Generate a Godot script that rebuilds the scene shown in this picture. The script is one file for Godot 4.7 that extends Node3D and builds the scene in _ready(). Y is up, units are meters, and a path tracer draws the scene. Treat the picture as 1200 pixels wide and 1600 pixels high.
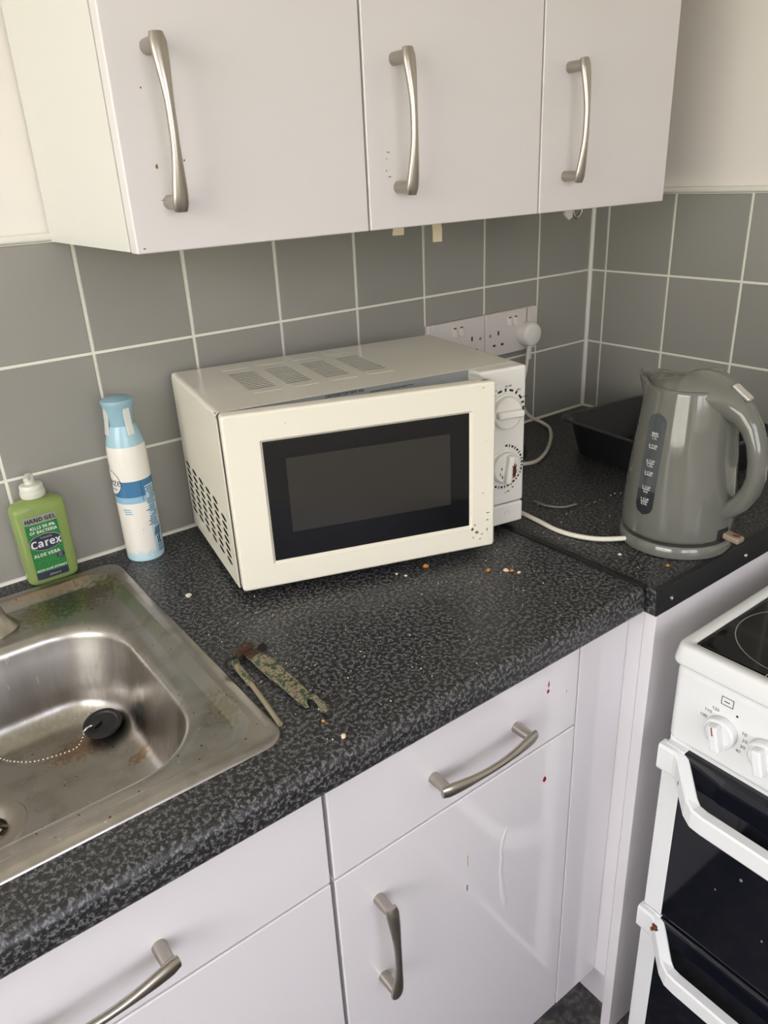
extends Node3D
# A kitchen corner: tiled walls, wall units, worktops with a sink, microwave, kettle and cooker.
# x runs right along the back wall (corner at x = 0), z comes out of the back wall, the worktop top is at y = 0.9.

var mats := {}
var used := {}
var shapes := {}
const FLOOR_Y := -0.01
const TOP_Y := 0.9

# ------------------------------------------------------------------ scene tree helpers

func numbered(called: String) -> String:
	var k: int = used.get(called, 0)
	used[called] = k + 1
	return called if k == 0 else "%s_%03d" % [called, k]

func tag(o: Node3D, label: String, category: String, group := "") -> void:
	o.set_meta("label", label)
	o.set_meta("category", category)
	if group != "":
		o.set_meta("group", group)

func thing(called: String, label: String, category: String, at := Vector3.ZERO, turn := 0.0, group := "") -> Node3D:
	var o := Node3D.new()
	o.name = numbered(called)
	add_child(o)
	o.position = at
	o.rotation_degrees.y = turn
	tag(o, label, category, group)
	return o

func part(parent: Node3D, called: String, mesh: Mesh, m: Material, at := Vector3.ZERO, rot := Vector3.ZERO) -> MeshInstance3D:
	var o := MeshInstance3D.new()
	o.name = called
	o.mesh = mesh
	o.material_override = m
	o.position = at
	o.rotation_degrees = rot
	parent.add_child(o, true)
	return o

func solo(called: String, mesh: Mesh, m: Material, label: String, category: String, at := Vector3.ZERO, rot := Vector3.ZERO, group := "") -> MeshInstance3D:
	var o := part(self, numbered(called), mesh, m, at, rot)
	tag(o, label, category, group)
	return o

func struct(called: String, mesh: Mesh, m: Material, at := Vector3.ZERO) -> MeshInstance3D:
	var o := part(self, called, mesh, m, at)
	o.set_meta("kind", "structure")
	return o

# ------------------------------------------------------------------ shape helpers

func tool() -> SurfaceTool:
	var st := SurfaceTool.new()
	st.begin(Mesh.PRIMITIVE_TRIANGLES)
	return st

func done(st: SurfaceTool) -> ArrayMesh:
	st.generate_normals()
	return st.commit()

func tri(st: SurfaceTool, a: Vector3, b: Vector3, c: Vector3) -> void:
	st.add_vertex(a)
	st.add_vertex(b)
	st.add_vertex(c)

func quad(st: SurfaceTool, a: Vector3, b: Vector3, c: Vector3, d: Vector3) -> void:
	tri(st, a, b, c)
	tri(st, a, c, d)

# box with flat faces added to st
func add_box(st: SurfaceTool, lo: Vector3, hi: Vector3) -> void:
	st.set_smooth_group(-1)
	var p := []
	for i in 8:
		p.append(Vector3(hi.x if i & 1 else lo.x, hi.y if i & 2 else lo.y, hi.z if i & 4 else lo.z))
	quad(st, p[4], p[6], p[7], p[5])
	quad(st, p[1], p[3], p[2], p[0])
	quad(st, p[5], p[7], p[3], p[1])
	quad(st, p[0], p[2], p[6], p[4])
	quad(st, p[6], p[2], p[3], p[7])
	quad(st, p[0], p[4], p[5], p[1])

func box(lo: Vector3, hi: Vector3) -> ArrayMesh:
	var st := tool()
	add_box(st, lo, hi)
	return done(st)

# box with rounded edges, centred
func add_rbox(st: SurfaceTool, c: Vector3, size: Vector3, r: float, seg := 2) -> void:
	var h := size / 2.0
	r = minf(r, minf(h.x, minf(h.y, h.z)) * 0.999)
	var line := func(half: float) -> Array:
		var out := []
		for k in range(seg, -1, -1):
			out.append(-(half - r) - r * tan(PI / 4 * k / seg))
		for k in range(0, seg + 1):
			out.append((half - r) + r * tan(PI / 4 * k / seg))
		return out
	var inner := h - Vector3(r, r, r)
	var fit := func(p: Vector3) -> Array:
		var q := p.clamp(-inner, inner)
		var n := (p - q).normalized()
		return [c + q + n * r, n]
	for axis in 3:
		for s in [-1.0, 1.0]:
			var ua := (axis + 1) % 3
			var va := (axis + 2) % 3
			var us: Array = line.call(h[ua])
			var vs: Array = line.call(h[va])
			for i in us.size() - 1:
				for j in vs.size() - 1:
					var q := []
					for ij in [[i, j], [i + 1, j], [i + 1, j + 1], [i, j + 1]]:
						var p := Vector3.ZERO
						p[axis] = h[axis] * s
						p[ua] = us[ij[0]]
						p[va] = vs[ij[1]]
						q.append(fit.call(p))
					var order := [0, 3, 2, 0, 2, 1] if s > 0 else [0, 1, 2, 0, 2, 3]
					for k in order:
						st.set_normal(q[k][1])
						st.add_vertex(q[k][0])

func rbox(size: Vector3, r: float, seg := 2) -> ArrayMesh:
	var key := "%s %s %d" % [size, r, seg]
	if not shapes.has(key):
		var st := tool()
		add_rbox(st, Vector3.ZERO, size, r, seg)
		shapes[key] = st.commit()
	return shapes[key]

# rows of points, each row a ring (closed) or a line
func add_grid(st: SurfaceTool, rows: Array, closed: bool, flip := false, group := 0) -> void:
	st.set_smooth_group(group)
	var n: int = rows[0].size()
	var m := n if closed else n - 1
	var nr := rows.size()
	for i in nr - 1:
		for j in m:
			var k := (j + 1) % n
			var a: Vector3 = rows[i][k]
			var b: Vector3 = rows[i + 1][k]
			var c: Vector3 = rows[i + 1][j]
			var d: Vector3 = rows[i][j]
			var ua := Vector2(float(j + 1) / m, 1.0 - float(i) / (nr - 1))
			var ub := Vector2(float(j + 1) / m, 1.0 - float(i + 1) / (nr - 1))
			var uc := Vector2(float(j) / m, ub.y)
			var ud := Vector2(float(j) / m, ua.y)
			var l := [[a, ua], [b, ub], [c, uc], [a, ua], [c, uc], [d, ud]]
			if flip:
				l = [[a, ua], [c, uc], [b, ub], [a, ua], [d, ud], [c, uc]]
			for t in [0, 3]:
				if l[t][0].is_equal_approx(l[t + 1][0]) or l[t + 1][0].is_equal_approx(l[t + 2][0]) or l[t][0].is_equal_approx(l[t + 2][0]):
					continue
				for e in 3:
					st.set_uv(l[t + e][1])
					st.add_vertex(l[t + e][0])

func add_cap(st: SurfaceTool, ring: PackedVector3Array, flip := false) -> void:
	st.set_smooth_group(-1)
	var c := Vector3.ZERO
	for p in ring:
		c += p
	c /= ring.size()
	for j in ring.size():
		var a := ring[j]
		var b := ring[(j + 1) % ring.size()]
		if a.is_equal_approx(b):
			continue
		st.set_uv(Vector2(0.5, 0.5))
		if flip:
			tri(st, c, b, a)
		else:
			tri(st, c, a, b)

# turned shape: profile of (radius, height), bottom to top
func lathe(profile: Array, n := 32, squash := 1.0) -> ArrayMesh:
	var st := tool()
	var y0: float = profile[0].y
	var y1: float = profile[-1].y
	var g := 0
	for i in profile.size() - 1:
		if i > 0:
			var d0: Vector2 = (profile[i] - profile[i - 1]).normalized()
			var d1: Vector2 = (profile[i + 1] - profile[i]).normalized()
			if d0.dot(d1) < 0.8:
				g += 1
		st.set_smooth_group(g)
		for j in n:
			var t0 := TAU * j / n
			var t1 := TAU * (j + 1) / n
			var pts := []
			for e in [[i, t1, j + 1], [i + 1, t1, j + 1], [i + 1, t0, j], [i, t0, j]]:
				var p: Vector2 = profile[e[0]]
				pts.append([Vector3(cos(e[1]) * p.x, p.y, sin(e[1]) * p.x * squash), Vector2(float(e[2]) / n, 1.0 - (p.y - y0) / maxf(y1 - y0, 1e-6))])
			for t in [[0, 1, 2], [0, 2, 3]]:
				var a: Vector3 = pts[t[0]][0]
				var b: Vector3 = pts[t[1]][0]
				var c: Vector3 = pts[t[2]][0]
				if a.is_equal_approx(b) or b.is_equal_approx(c) or a.is_equal_approx(c):
					continue
				for e in t:
					st.set_uv(pts[e][1])
					st.add_vertex(pts[e][0])
	return done(st)

# swept tube; radii is one number or one per point; wide stretches across, in the direction side
func tube_rows(path: Array, radii, n := 10, wide = 1.0, side := Vector3.ZERO) -> Array:
	var rows := []
	var up := side
	for i in path.size():
		var d: Vector3 = (path[mini(i + 1, path.size() - 1)] - path[maxi(i - 1, 0)]).normalized()
		if up == Vector3.ZERO:
			up = d.cross(Vector3.UP if absf(d.y) < 0.9 else Vector3.RIGHT)
		if side != Vector3.ZERO:
			up = side
		up = (up - d * up.dot(d)).normalized()
		var v := up.cross(d)
		var r: float = radii[i] if radii is Array else radii
		var w: float = wide[i] if wide is Array else wide
		var ring := PackedVector3Array()
		for j in n:
			var t := TAU * j / n
			ring.append(path[i] + up * cos(t) * r * w + v * sin(t) * r)
		rows.append(ring)
	return rows

func add_tube(st: SurfaceTool, path: Array, radii, n := 10, wide = 1.0, side := Vector3.ZERO) -> void:
	var rows := tube_rows(path, radii, n, wide, side)
	add_grid(st, rows, true, true)
	add_cap(st, rows[0], false)
	add_cap(st, rows[-1], true)

func tube(path: Array, radii, n := 10, wide = 1.0, side := Vector3.ZERO) -> ArrayMesh:
	var st := tool()
	add_tube(st, path, radii, n, wide, side)
	return done(st)

# smooth curve through points
func curve(points: Array, each := 6) -> Array:
	var out := []
	for i in points.size() - 1:
		var a: Vector3 = points[maxi(i - 1, 0)]
		var b: Vector3 = points[i]
		var c: Vector3 = points[i + 1]
		var d: Vector3 = points[mini(i + 2, points.size() - 1)]
		for k in each:
			out.append(b.cubic_interpolate(c, a, d, float(k) / each))
	out.append(points[-1])
	return out

# flat outline in x, y pushed out from z0 to z1, with a small chamfer on the front edge
func prism(outline: Array, z0: float, z1: float, bevel := 0.0, smooth := false) -> ArrayMesh:
	var st := tool()
	var p := PackedVector2Array(outline)
	var area := 0.0
	for i in p.size():
		area += p[i].cross(p[(i + 1) % p.size()])
	if area < 0:
		p.reverse()
	var ins := PackedVector2Array()
	for i in p.size():
		var d0 := (p[i] - p[i - 1]).normalized()
		var d1 := (p[(i + 1) % p.size()] - p[i]).normalized()
		var nrm := Vector2(-d0.y - d1.y, d0.x + d1.x)
		nrm = nrm.normalized() / maxf(0.5, nrm.length() / 2.0)
		ins.append(p[i] + nrm * bevel)
	var rows := []
	for zr in [[z0, p], [z1 - bevel, p], [z1, ins]]:
		var ring := PackedVector3Array()
		for q in zr[1]:
			ring.append(Vector3(q.x, q.y, zr[0]))
		rows.append(ring)
	for i in 2:
		if i == 1 and bevel <= 0.0:
			continue
		add_grid(st, [rows[i], rows[i + 1]], true, false, i + 1 if smooth else -1)
	st.set_smooth_group(-1)
	var ids := Geometry2D.triangulate_polygon(p)
	for i in range(0, ids.size(), 3):
		var a := ids[i]
		var b := ids[i + 1]
		var c := ids[i + 2]
		if (p[b] - p[a]).cross(p[c] - p[a]) < 0:
			var t := b
			b = c
			c = t
		tri(st, rows[2][a], rows[2][c], rows[2][b])
		tri(st, rows[0][a], rows[0][b], rows[0][c])
	return done(st)

# ring with rounded corners in x, z at height y: always 4 * (k + 1) points
func rr(x0: float, x1: float, z0: float, z1: float, r: float, y: float, k := 8) -> PackedVector3Array:
	var out := PackedVector3Array()
	var cs := [Vector2(x1 - r, z1 - r), Vector2(x0 + r, z1 - r), Vector2(x0 + r, z0 + r), Vector2(x1 - r, z0 + r)]
	for i in 4:
		for j in k + 1:
			var t := PI / 2 * (i + float(j) / k)
			out.append(Vector3(cs[i].x + cos(t) * r, y, cs[i].y + sin(t) * r))
	return out

func rr2(x0: float, x1: float, y0: float, y1: float, r: float, k := 5) -> Array:
	var out := []
	for p in rr(x0, x1, y0, y1, r, 0.0, k):
		out.append(Vector2(p.x, p.z))
	return out

# an uneven low patch of dirt or paint lying on a face that looks along +z
func patch(rx: float, ry: float, high: float, start: int, n := 14) -> ArrayMesh:
	var rng := RandomNumberGenerator.new()
	rng.seed = start
	var st := tool()
	var rim := PackedVector3Array()
	var mid := PackedVector3Array()
	for j in n:
		var t := TAU * j / n
		var f := rng.randf_range(0.55, 1.1)
		rim.append(Vector3(cos(t) * rx * f, sin(t) * ry * f, 0))
		mid.append(Vector3(cos(t) * rx * f * 0.6, sin(t) * ry * f * 0.6, high * rng.randf_range(0.6, 1.0)))
	add_grid(st, [rim, mid], true, false, 1)
	st.set_smooth_group(1)
	for j in n:
		tri(st, Vector3(0, 0, high), mid[(j + 1) % n], mid[j])
	return done(st)

func lettering(parent: Node3D, called: String, words: String, height: float, m: Material, at: Vector3, rot := Vector3.ZERO, font := "Droid Sans", bold := false, deep := 0.0002) -> MeshInstance3D:
	var t := TextMesh.new()
	var f := SystemFont.new()
	f.font_names = PackedStringArray([font])
	if bold:
		f.font_weight = 700
	t.font = f
	t.text = words
	t.font_size = 32
	t.pixel_size = height / 23.0
	t.depth = deep
	t.curve_step = 4.0
	return part(parent, called, t, m, at, rot)

# lettering laid round a cylinder of radius r about the y axis, in the middle at angle mid
func bent_letters(parent: Node3D, called: String, words: String, height: float, m: Material, r: float, mid: float, y: float, font := "Droid Sans") -> void:
	var t := TextMesh.new()
	var f := SystemFont.new()
	f.font_names = PackedStringArray([font])
	t.font = f
	t.text = words
	t.font_size = 32
	t.pixel_size = height / 23.0
	t.depth = 0.0002
	t.curve_step = 4.0
	var a := t.get_mesh_arrays()
	var v: PackedVector3Array = a[Mesh.ARRAY_VERTEX]
	var ids: PackedInt32Array = a[Mesh.ARRAY_INDEX]
	var st := tool()
	st.set_smooth_group(-1)
	var bend := func(p: Vector3) -> Vector3:
		var ang := mid - p.x / r
		return Vector3(cos(ang) * (r + 0.0002 + p.z), y + p.y, sin(ang) * (r + 0.0002 + p.z))
	for i in range(0, ids.size(), 3):
		tri(st, bend.call(v[ids[i]]), bend.call(v[ids[i + 1]]), bend.call(v[ids[i + 2]]))
	part(parent, called, done(st), m)

# ------------------------------------------------------------------ materials

func std(c: Color, rough: float, metal := 0.0, spec := 0.5) -> StandardMaterial3D:
	var m := StandardMaterial3D.new()
	m.albedo_color = c
	m.roughness = rough
	m.metallic = metal
	m.metallic_specular = spec
	return m

func rgb(r: int, g: int, b: int) -> Color:
	return Color(r / 255.0, g / 255.0, b / 255.0)

func noise_image(size: int, freq: float, start: int, kind := FastNoiseLite.TYPE_SIMPLEX_SMOOTH, octaves := 3, warp := 0.0) -> Image:
	var n := FastNoiseLite.new()
	n.seed = start
	n.noise_type = kind
	n.frequency = freq
	n.fractal_octaves = octaves
	if octaves <= 1:
		n.fractal_type = FastNoiseLite.FRACTAL_NONE
	if warp > 0.0:
		n.domain_warp_enabled = true
		n.domain_warp_amplitude = warp
		n.domain_warp_frequency = freq * 0.7
		n.domain_warp_fractal_type = FastNoiseLite.DOMAIN_WARP_FRACTAL_NONE
	var im := n.get_seamless_image(size, size, false, false, 0.1, true)
	im.convert(Image.FORMAT_L8)
	return im

# mix of two noises through a colour table
func speckle(size: int, f1: float, f2: float, stops: Array, start: int, warp := 14.0) -> ImageTexture:
	var a := noise_image(size, f1, start, FastNoiseLite.TYPE_SIMPLEX, 2, warp).get_data()
	var b := noise_image(size, f2, start + 5, FastNoiseLite.TYPE_SIMPLEX, 2, warp * 0.4).get_data()
	var table := []
	for i in 256:
		var c: Color = stops[-1][1]
		for k in stops.size() - 1:
			if i / 255.0 <= stops[k + 1][0]:
				var w := clampf((i / 255.0 - stops[k][0]) / (stops[k + 1][0] - stops[k][0]), 0, 1)
				c = stops[k][1].lerp(stops[k + 1][1], w)
				break
		table.append(c)
	var out := PackedByteArray()
	out.resize(size * size * 3)
	for i in size * size:
		var c: Color = table[(a[i] * 3 + b[i] * 2) / 5]
		out[i * 3] = int(c.r * 255)
		out[i * 3 + 1] = int(c.g * 255)
		out[i * 3 + 2] = int(c.b * 255)
	return ImageTexture.create_from_image(Image.create_from_data(size, size, false, Image.FORMAT_RGB8, out))

func world_textured(t: Texture2D, metres: float, rough: float, metal := 0.0) -> StandardMaterial3D:
	var m := std(Color.WHITE, rough, metal)
	m.albedo_texture = t
	m.uv1_triplanar = true
	m.uv1_world_triplanar = true
	m.uv1_scale = Vector3.ONE / metres
	m.uv1_triplanar_sharpness = 6.0
	return m

func make_materials() -> void:
	mats.paint = std(rgb(230, 224, 216), 0.85)
	mats.ceiling = std(rgb(240, 238, 233), 0.9)
	mats.grout = std(rgb(226, 222, 208), 0.75)
	mats.bead = std(rgb(222, 219, 208), 0.4)
	for i in 3:
		mats["tile%d" % i] = std([rgb(146, 143, 136), rgb(149, 146, 139), rgb(143, 141, 134)][i], 0.17)
	mats.unit = std(rgb(221, 217, 219), 0.07)
	mats.unit_wall = std(rgb(221, 216, 215), 0.26)
	mats.carcass = std(rgb(218, 217, 209), 0.4)
	mats.nickel = std(rgb(178, 172, 162), 0.3, 1.0)
	mats.chrome = std(rgb(205, 203, 198), 0.1, 1.0)
	mats.black_strip = std(rgb(22, 23, 25), 0.38)
	mats.cream = std(rgb(226, 221, 204), 0.3)
	mats.cream_top = std(rgb(226, 221, 206), 0.12)
	mats.white_plastic = std(rgb(224, 221, 212), 0.35)
	mats.socket = std(rgb(212, 205, 198), 0.35)
	mats.dark = std(rgb(18, 18, 19), 0.5)
	mats.black_gloss = std(rgb(13, 13, 16), 0.07)
	mats.screen = std(rgb(46, 44, 40), 0.1)
	mats.plate_grey = std(rgb(150, 153, 150), 0.35)
	mats.kettle = std(rgb(104, 104, 97), 0.08)
	mats.kettle.clearcoat_enabled = true
	mats.kettle.clearcoat = 0.5
	mats.kettle.clearcoat_roughness = 0.04
	mats.gauge = std(rgb(74, 79, 80), 0.12)
	mats.gauge_water = std(rgb(46, 49, 50), 0.12)
	mats.print_white = std(rgb(225, 225, 220), 0.5)
	mats.print_black = std(rgb(28, 28, 30), 0.5)
	mats.tray = std(rgb(34, 35, 37), 0.32)
	mats.rubber = std(rgb(30, 30, 32), 0.45)
	mats.cooker = std(rgb(226, 227, 226), 0.22)
	mats.oven_glass = std(rgb(14, 16, 24), 0.06)
	mats.cord = std(rgb(220, 214, 200), 0.45)
	mats.red = std(rgb(176, 40, 40), 0.4)
	mats.brown = std(rgb(110, 66, 34), 0.7)
	mats.rust = std(rgb(126, 76, 46), 0.85)
	mats.crumb = std(rgb(192, 132, 66), 0.8)
	mats.pale_crumb = std(rgb(214, 208, 186), 0.8)
	mats.dirt = std(rgb(150, 132, 92), 0.8)
	mats.tan_bit = std(rgb(224, 206, 176), 0.7)
	mats.blister = std(rgb(221, 217, 218), 0.1)
	mats.laminate = world_textured(speckle(1024, 0.03, 0.075, [[0.0, rgb(22, 22, 23)], [0.4, rgb(34, 34, 35)], [0.5, rgb(50, 50, 51)], [0.6, rgb(80, 80, 82)], [0.75, rgb(108, 108, 110)], [1.0, rgb(130, 130, 132)]], 11), 0.24, 0.4)
	mats.floor = world_textured(speckle(512, 0.03, 0.01, [[0.0, rgb(42, 41, 42)], [0.45, rgb(66, 64, 64)], [0.6, rgb(84, 81, 78)], [1.0, rgb(120, 114, 104)]], 31), 0.3, 0.4)
	mats.lawn = world_textured(speckle(256, 0.05, 0.02, [[0.0, rgb(66, 74, 42)], [1.0, rgb(140, 144, 96)]], 41), 0.5, 0.9)
	mats.hedge = world_textured(speckle(256, 0.06, 0.02, [[0.0, rgb(50, 72, 26)], [0.5, rgb(110, 128, 52)], [1.0, rgb(196, 200, 110)]], 43), 0.6, 0.8)
	mats.opener = world_textured(speckle(512, 0.02, 0.06, [[0.0, rgb(44, 62, 42)], [0.36, rgb(62, 86, 62)], [0.42, rgb(96, 94, 74)], [0.5, rgb(136, 128, 104)], [0.62, rgb(160, 152, 128)], [0.8, rgb(92, 72, 48)], [1.0, rgb(80, 60, 40)]], 51), 0.15, 0.45, 0.3)
	mats.opener_rust = world_textured(speckle(256, 0.05, 0.09, [[0.0, rgb(36, 28, 22)], [0.5, rgb(66, 46, 32)], [1.0, rgb(120, 84, 54)]], 53), 0.05, 0.7, 0.2)
	mats.pane = std(Color(0.95, 0.97, 0.97, 0.06), 0.02)
	mats.pane.transparency = BaseMaterial3D.TRANSPARENCY_ALPHA
	mats.gel = std(Color(0.74, 0.83, 0.52, 0.42), 0.1)
	mats.gel.refraction_enabled = true
	mats.gel.refraction_scale = 0.035
	mats.pump = std(rgb(214, 214, 200), 0.35)
	mats.label_silver = std(rgb(150, 150, 142), 0.4)
	mats.navy = std(rgb(36, 42, 66), 0.4)
	mats.can_cap = std(rgb(138, 172, 184), 0.35)
	mats.can_clear = std(rgb(206, 208, 202), 0.25)
	mats.paper = std(rgb(222, 208, 178), 0.8)

# ------------------------------------------------------------------ the room

func build_room() -> void:
	var left := -3.1
	var front := 2.5
	var high := 2.4
	struct("floor", box(Vector3(left - 0.15, FLOOR_Y - 0.12, -0.15), Vector3(0.15, FLOOR_Y, front + 0.15)), mats.floor)
	struct("ceiling", box(Vector3(left - 0.15, high, -0.15), Vector3(0.15, high + 0.12, front + 0.15)), mats.ceiling)
	# left wall and the wall behind the camera, each with a window opening
	var wy0 := 0.94
	var wy1 := 2.22
	var wyl := 0.74
	var wz0 := 0.42
	var wz1 := 2.1
	var st := tool()
	for b in [[FLOOR_Y, wyl, -0.15, front], [wy1, high, -0.15, front], [wyl, wy1, -0.15, wz0], [wyl, wy1, wz1, front]]:
		add_box(st, Vector3(left - 0.12, b[0], b[2]), Vector3(left, b[1], b[3]))
	struct("wall_left", done(st), mats.paint)
	build_window("window_1", Vector3(left - 0.06, (wyl + wy1) / 2, (wz0 + wz1) / 2), 0.0, (wz1 - wz0) / 2, (wy1 - wyl) / 2)
	st = tool()
	for b in [[FLOOR_Y, wy0, left - 0.15, 0.15], [wy1, high, left - 0.15, 0.15], [wy0, wy1, left - 0.15, -2.3], [wy0, wy1, -0.8, 0.15]]:
		add_box(st, Vector3(b[2], b[0], front), Vector3(b[3], b[1], front + 0.12))
	struct("wall_front", done(st), mats.paint)
	build_window("window_2", Vector3(-1.55, (wy0 + wy1) / 2, front + 0.06), 90.0, 0.75, (wy1 - wy0) / 2)
	# outside
	solo("lawn", box(Vector3(-14, -0.3, -8), Vector3(6, -0.15, 14)), mats.lawn, "grass lawn outside the kitchen window", "lawn")
	build_hedge()
	# back wall: plaster, grout and tiles
	var p := 0.152
	var h0 := 1.3534
	var wb := struct("wall_back", box(Vector3(left - 0.12, FLOOR_Y, -0.12), Vector3(0.12, high, -0.004)), mats.paint)
	part(wb, "grout", box(Vector3(left, 0.85, -0.004), Vector3(0, h0, -0.0012)), mats.grout)
	var rng := RandomNumberGenerator.new()
	rng.seed = 7
	var gap := 0.004
	var tile := func(wall: Node3D, w0: float, w1: float, row: int, back: bool) -> void:
		var y1 := h0 - row * p - gap / 2
		var y0 := h0 - (row + 1) * p + gap / 2
		var key := "tile %.4f" % (w1 - w0)
		if not shapes.has(key):
			var a := (w1 - w0) / 2 - gap / 2
			var b := (y1 - y0) / 2
			shapes[key] = prism([Vector2(-a, -b), Vector2(a, -b), Vector2(a, b), Vector2(-a, b)], -0.006, 0.0, 0.0011)
		var m: Material = mats["tile%d" % rng.randi_range(0, 2)]
		var jig := rng.randf_range(-0.0003, 0.0003)
		var lean := rng.randf_range(-0.12, 0.12)
		if back:
			part(wall, "tile", shapes[key], m, Vector3((w0 + w1) / 2, (y0 + y1) / 2, jig), Vector3(lean, -lean, 0))
		else:
			part(wall, "tile", shapes[key], m, Vector3(-jig, (y0 + y1) / 2, (w0 + w1) / 2), Vector3(0, -90 + lean, 0))
	for row in 3:
		var x1 := -0.003
		for k in 22:
			var x0 := -0.1633 - k * p
			tile.call(wb, maxf(x0, left), x1, row, true)
			x1 = x0
			if x0 < left:
				break
	# right wall
	var wr := struct("wall_right", box(Vector3(0.004, FLOOR_Y, -0.12), Vector3(0.12, high, front + 0.12)), mats.paint)
	part(wr, "grout", box(Vector3(0.0012, 0.85, 0), Vector3(0.004, h0, front)), mats.grout)
	for row in 3:
		var z0 := 0.003
		for k in 12:
			var z1 := 0.0407 + k * p
			tile.call(wr, z0, z1, row, false)
			z0 = z1
	# beads: tile tops, corner and sealant along the worktop
	struct("trim_1", rbox(Vector3(-left, 0.0105, 0.012), 0.004, 2), mats.bead, Vector3(left / 2, h0 + 0.0052, 0.0))
	struct("trim_2", rbox(Vector3(0.012, 0.0105, front), 0.004, 2), mats.bead, Vector3(0, h0 + 0.0052, front / 2))
	struct("trim_3", tube([Vector3(-0.002, 0.895, 0.002), Vector3(-0.002, h0, 0.002)], 0.0052, 10), mats.bead)
	struct("trim_4", tube([Vector3(left, 0.9, 0.001), Vector3(-0.002, 0.9, 0.001)], 0.0045, 8), mats.bead)
	struct("trim_5", tube([Vector3(-0.001, 0.9, 0.002), Vector3(-0.001, 0.9, 0.62)], 0.0045, 8), mats.bead)

func build_window(called: String, at: Vector3, turn: float, hw: float, hh: float) -> void:
	var w := Node3D.new()
	w.name = called
	w.position = at
	w.rotation_degrees.y = turn
	w.set_meta("kind", "structure")
	add_child(w)
	var st := tool()
	for b in [[-hh, -hh + 0.05, -hw, hw], [hh - 0.05, hh, -hw, hw], [-hh, hh, -hw, -hw + 0.05], [-hh, hh, hw - 0.05, hw], [-hh, hh, -0.03, 0.03]]:
		add_box(st, Vector3(-0.03, b[0], b[2]), Vector3(0.03, b[1], b[3]))
	part(w, "window_frame", done(st), mats.white_plastic)
	for s in [-1, 1]:
		part(w, "pane", rbox(Vector3(0.006, hh * 2 - 0.1, hw - 0.08), 0.001, 1), mats.pane, Vector3(0, 0, s * hw / 2))
	part(w, "window_sill", rbox(Vector3(0.14, 0.025, hw * 2 - 0.01), 0.005, 1), mats.white_plastic, Vector3(0.1, -hh + 0.0125, 0))

func build_hedge() -> void:
	var n := FastNoiseLite.new()
	n.seed = 3
	n.frequency = 1.3
	n.fractal_octaves = 4
	var rows := []
	for i in 30:
		var row := PackedVector3Array()
		for j in 70:
			var t := float(i) / 29
			var z := -5.0 + 11.0 * j / 69
			var ang := t * PI
			var y := -0.148 + sin(ang) * 2.5
			var x := -6.6 + cos(ang) * 0.9
			var b := n.get_noise_3d(x * 2, y * 2, z * 2) * 0.5
			row.append(Vector3(x + b * cos(ang) * sin(ang), y + b * sin(ang) * 0.3, z))
		rows.append(row)
	var st := tool()
	add_grid(st, rows, false, false, -1)
	solo("garden_hedge", done(st), mats.hedge, "leafy green hedge across the lawn outside the window", "hedge")

# ------------------------------------------------------------------ fitted units

# bow handle, 152 mm long along local y, standing out along z
func handle_mesh() -> ArrayMesh:
	if shapes.has("handle"):
		return shapes.handle
	var st := tool()
	var path := []
	var rad := []
	var wide := []
	for i in 21:
		var t := -1.0 + i / 10.0
		var y := t * 0.0765
		path.append(Vector3(0, y, 0.0345 - 0.0085 * t * t))
		var e := absf(t)
		var w := lerpf(0.0046, 0.0088, smoothstep(0.15, 0.95, e))
		if e > 0.99:
			w *= 0.8
		rad.append(lerpf(0.0042, 0.0054, e * e) * (0.75 if e > 0.99 else 1.0))
		wide.append(w / rad[-1])
	add_tube(st, path, rad, 12, wide, Vector3.RIGHT)
	for s in [-1.0, 1.0]:
		add_tube(st, [Vector3(0, s * 0.068, 0), Vector3(0, s * 0.068, 0.012), Vector3(0, s * 0.0685, 0.0285)], [0.0072, 0.0072, 0.0068], 14)
	shapes.handle = done(st)
	return shapes.handle

func front_panel(parent: Node3D, called: String, x0: float, x1: float, y0: float, y1: float, z: float, m: Material) -> MeshInstance3D:
	return part(parent, called, rbox(Vector3(x1 - x0, y1 - y0, 0.018), 0.0018, 2), m, Vector3((x0 + x1) / 2, (y0 + y1) / 2, z - 0.009))

func add_handle(door: MeshInstance3D, at: Vector3, turn := 0.0) -> void:
	var h := part(door, "handle", handle_mesh(), mats.nickel, at - door.position, Vector3(0, 0, turn))
	h.set_meta("label", "brushed nickel bow handle")

func carcass(x0: float, x1: float, y0: float, y1: float, deep: float) -> ArrayMesh:
	var st := tool()
	var t := 0.016
	add_box(st, Vector3(x0, y0, 0), Vector3(x0 + t, y1, deep))
	add_box(st, Vector3(x1 - t, y0, 0), Vector3(x1, y1, deep))
	add_box(st, Vector3(x0 + t, y0, 0), Vector3(x1 - t, y0 + t, deep))
	add_box(st, Vector3(x0 + t, y1 - t, 0), Vector3(x1 - t, y1, deep))
	add_box(st, Vector3(x0 + t, y0 + t, 0), Vector3(x1 - t, y1 - t, 0.006))
	return done(st)

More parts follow.
